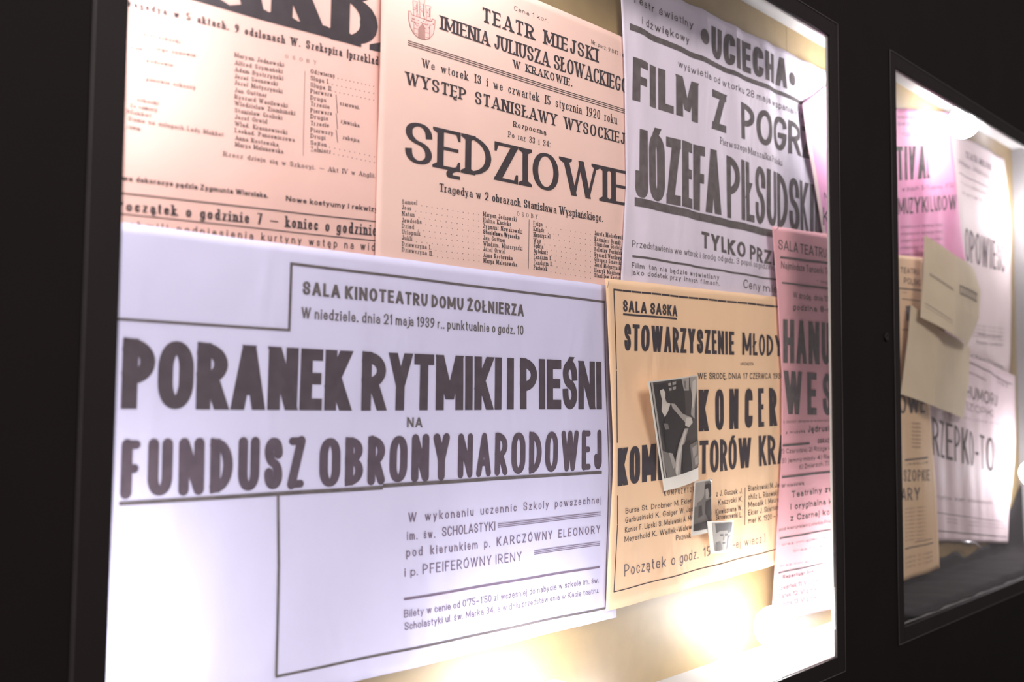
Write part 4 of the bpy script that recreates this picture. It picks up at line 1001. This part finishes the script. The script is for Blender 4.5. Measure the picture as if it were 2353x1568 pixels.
# folded programmes: each an opened sheet with a middle fold, standing away from the wall
def folded(name, pL, pF, pR, Yl, Yf, Yr, m, label, lines=()):
    """pL/pF/pR: picture points from top to bottom of the left edge, the fold and the right edge"""
    V = []; F = []; n = 12
    def ed(pts, Y, t):
        q = t*(len(pts)-1); i = min(int(q), len(pts)-2); f = q - i
        px = pts[i][0] + (pts[i+1][0]-pts[i][0])*f; py = pts[i][1] + (pts[i+1][1]-pts[i][1])*f
        y = Y[0] + (Y[1]-Y[0])*t
        return at(px, py, y)
    cols = 2*n + 1
    def pos(i, t):
        if i <= n:
            a, b, u = ed(pL, Yl, t), ed(pF, Yf, t), i/n
        else:
            a, b, u = ed(pF, Yf, t), ed(pR, Yr, t), (i-n)/n
        p = a.lerp(b, u); p.y -= .0045*sin(pi*u)*(1 if i > n else .6)
        return p
    for j in range(n*2+1):
        for i in range(cols): V.append(pos(i, j/(2*n)))
    for j in range(2*n):
        for i in range(cols-1): q = j*cols+i; F.append((q, q+cols, q+cols+1, q+1))
    base = pos(n, 1.0)
    n0 = len(V); V += [v + Vector((0, .0004, 0)) for v in V]
    F += [tuple(reversed([i+n0 for i in f])) for f in list(F)]
    I = [0]*len(F)
    for (i0, i1, t0, t1, th) in lines:
        q = len(V); st = 8
        for r in range(st+1):
            ii = i0 + (i1-i0)*r/st; a = int(ii); fr_ = ii - a; tt = t0 + (t1-t0)*r/st
            for dt in (-th/2, th/2):
                p = pos(a, tt+dt).lerp(pos(min(a+1, cols-1), tt+dt), fr_); p.y -= .0006; V.append(p)
        for r in range(st): F.append((q+2*r, q+2*r+1, q+2*r+3, q+2*r+2)); I.append(1)
    o = link(name, [v - base for v in V], F, [m, ink_mat('programme_print', (.20, .17, .14), .2)], None, midx=I)
    o.location = base
    return tag(o, label, 'programme')
M_PROG = paper_mat('crumpled_cream_paper', (.72, .60, .42), .45, 8, rgb2=(.64, .53, .37))
folded('folded_programme', [(2093, 700), (2086, 780), (2070, 906)], [(2158, 757), (2154, 850), (2146, 934)], [(2229, 800), (2226, 880), (2213, 963)],
    (D-.034, D-.030), (D-.054, D-.070), (D-.026, D-.030), M_PROG, 'lower of the two cream folded programmes pinned in the farther case')
folded('folded_programme', [(2124, 540), (2121, 640), (2115, 729)], [(2196, 588), (2196, 680), (2193, 770)], [(2238, 618), (2253, 668), (2250, 730), (2222, 797)],
    (D-.046, D-.056), (D-.072, D-.094), (D-.046, D-.055), M_PROG, 'upper of the two cream folded programmes, overlapping the lower one, in the farther case',
    [(2, 11, .42, .45, .012), (2, 11, .40, .43, .004), (1, 11, .80, .84, .008), (1, 11, .84, .875, .004)] +
    [(13.5+k_*1.1, 13.9+k_*1.1, .40+.004*k_, .40+.004*k_, .10) for k_ in range(8)] + [(13.4, 22, .36, .40, .02), (13.6, 22, .455, .49, .02)])

# black cloth filling the bottom of the farther case
V = []; F = []; nx, ny = 110, 20
x0, x1 = C2['bx0'] + .004, C2['bx1'] - .004
def prof(t, x):
    hb = .075 + .012*sin(x*9) + .006*sin(x*31) + .10*max(0, (x-1.25)/.35)**2
    pts = [(.014, .010), (.020, .026), (.05, .030), (.105, .034), (.128, .034), (.1455, .036), (.1490, hb)]
    q = t*(len(pts)-1); i = min(int(q), len(pts)-2); f = q - i
    return (pts[i][0]+(pts[i+1][0]-pts[i][0])*f, pts[i][1]+(pts[i+1][1]-pts[i][1])*f)
for i in range(nx+1):
    x = x0 + (x1-x0)*i/nx
    for k_ in range(ny+1):
        y, z = prof(k_/ny, x); z += .004*sin(x*40+y*60)*sin(x*13)
        V.append((x-1.05, y, z))
for i in range(nx):
    for k_ in range(ny): q = i*(ny+1)+k_; F.append((q, q+1, q+ny+2, q+ny+1))
o = link('black_cloth', V, F, M_CLOTH, smooth=True); o.location = (1.05, 0, 0)
md = o.modifiers.new('thick', 'SOLIDIFY'); md.thickness = .002
tag(o, 'black cloth lying along the bottom of the farther display case', 'cloth')
# curled strip of clear tape catching the light
V = []; F = []
for i in range(15):
    t = i/14; p = at(2212 + 48*t, 1247 + 2*sin(t*3) + 22*max(0, t-.55)**1.3*2.2, D-.045 - .01*sin(pi*t)); V += [p, p + Vector((0, .004, .0065))]
for i in range(14): F.append((2*i, 2*i+2, 2*i+3, 2*i+1))
c0 = V[0].copy(); m = mat('clear_tape', (.55, .55, .6), .08, .9)
m.node_tree.nodes['Principled BSDF'].inputs['Transmission Weight'].default_value = .6
o = link('clear_tape_strip', [v - c0 for v in V], F, m, smooth=True); o.location = c0
md = o.modifiers.new('thick', 'SOLIDIFY'); md.thickness = .0005
tag(o, 'curled strip of clear tape glinting under the lowest poster of the farther case', 'tape')
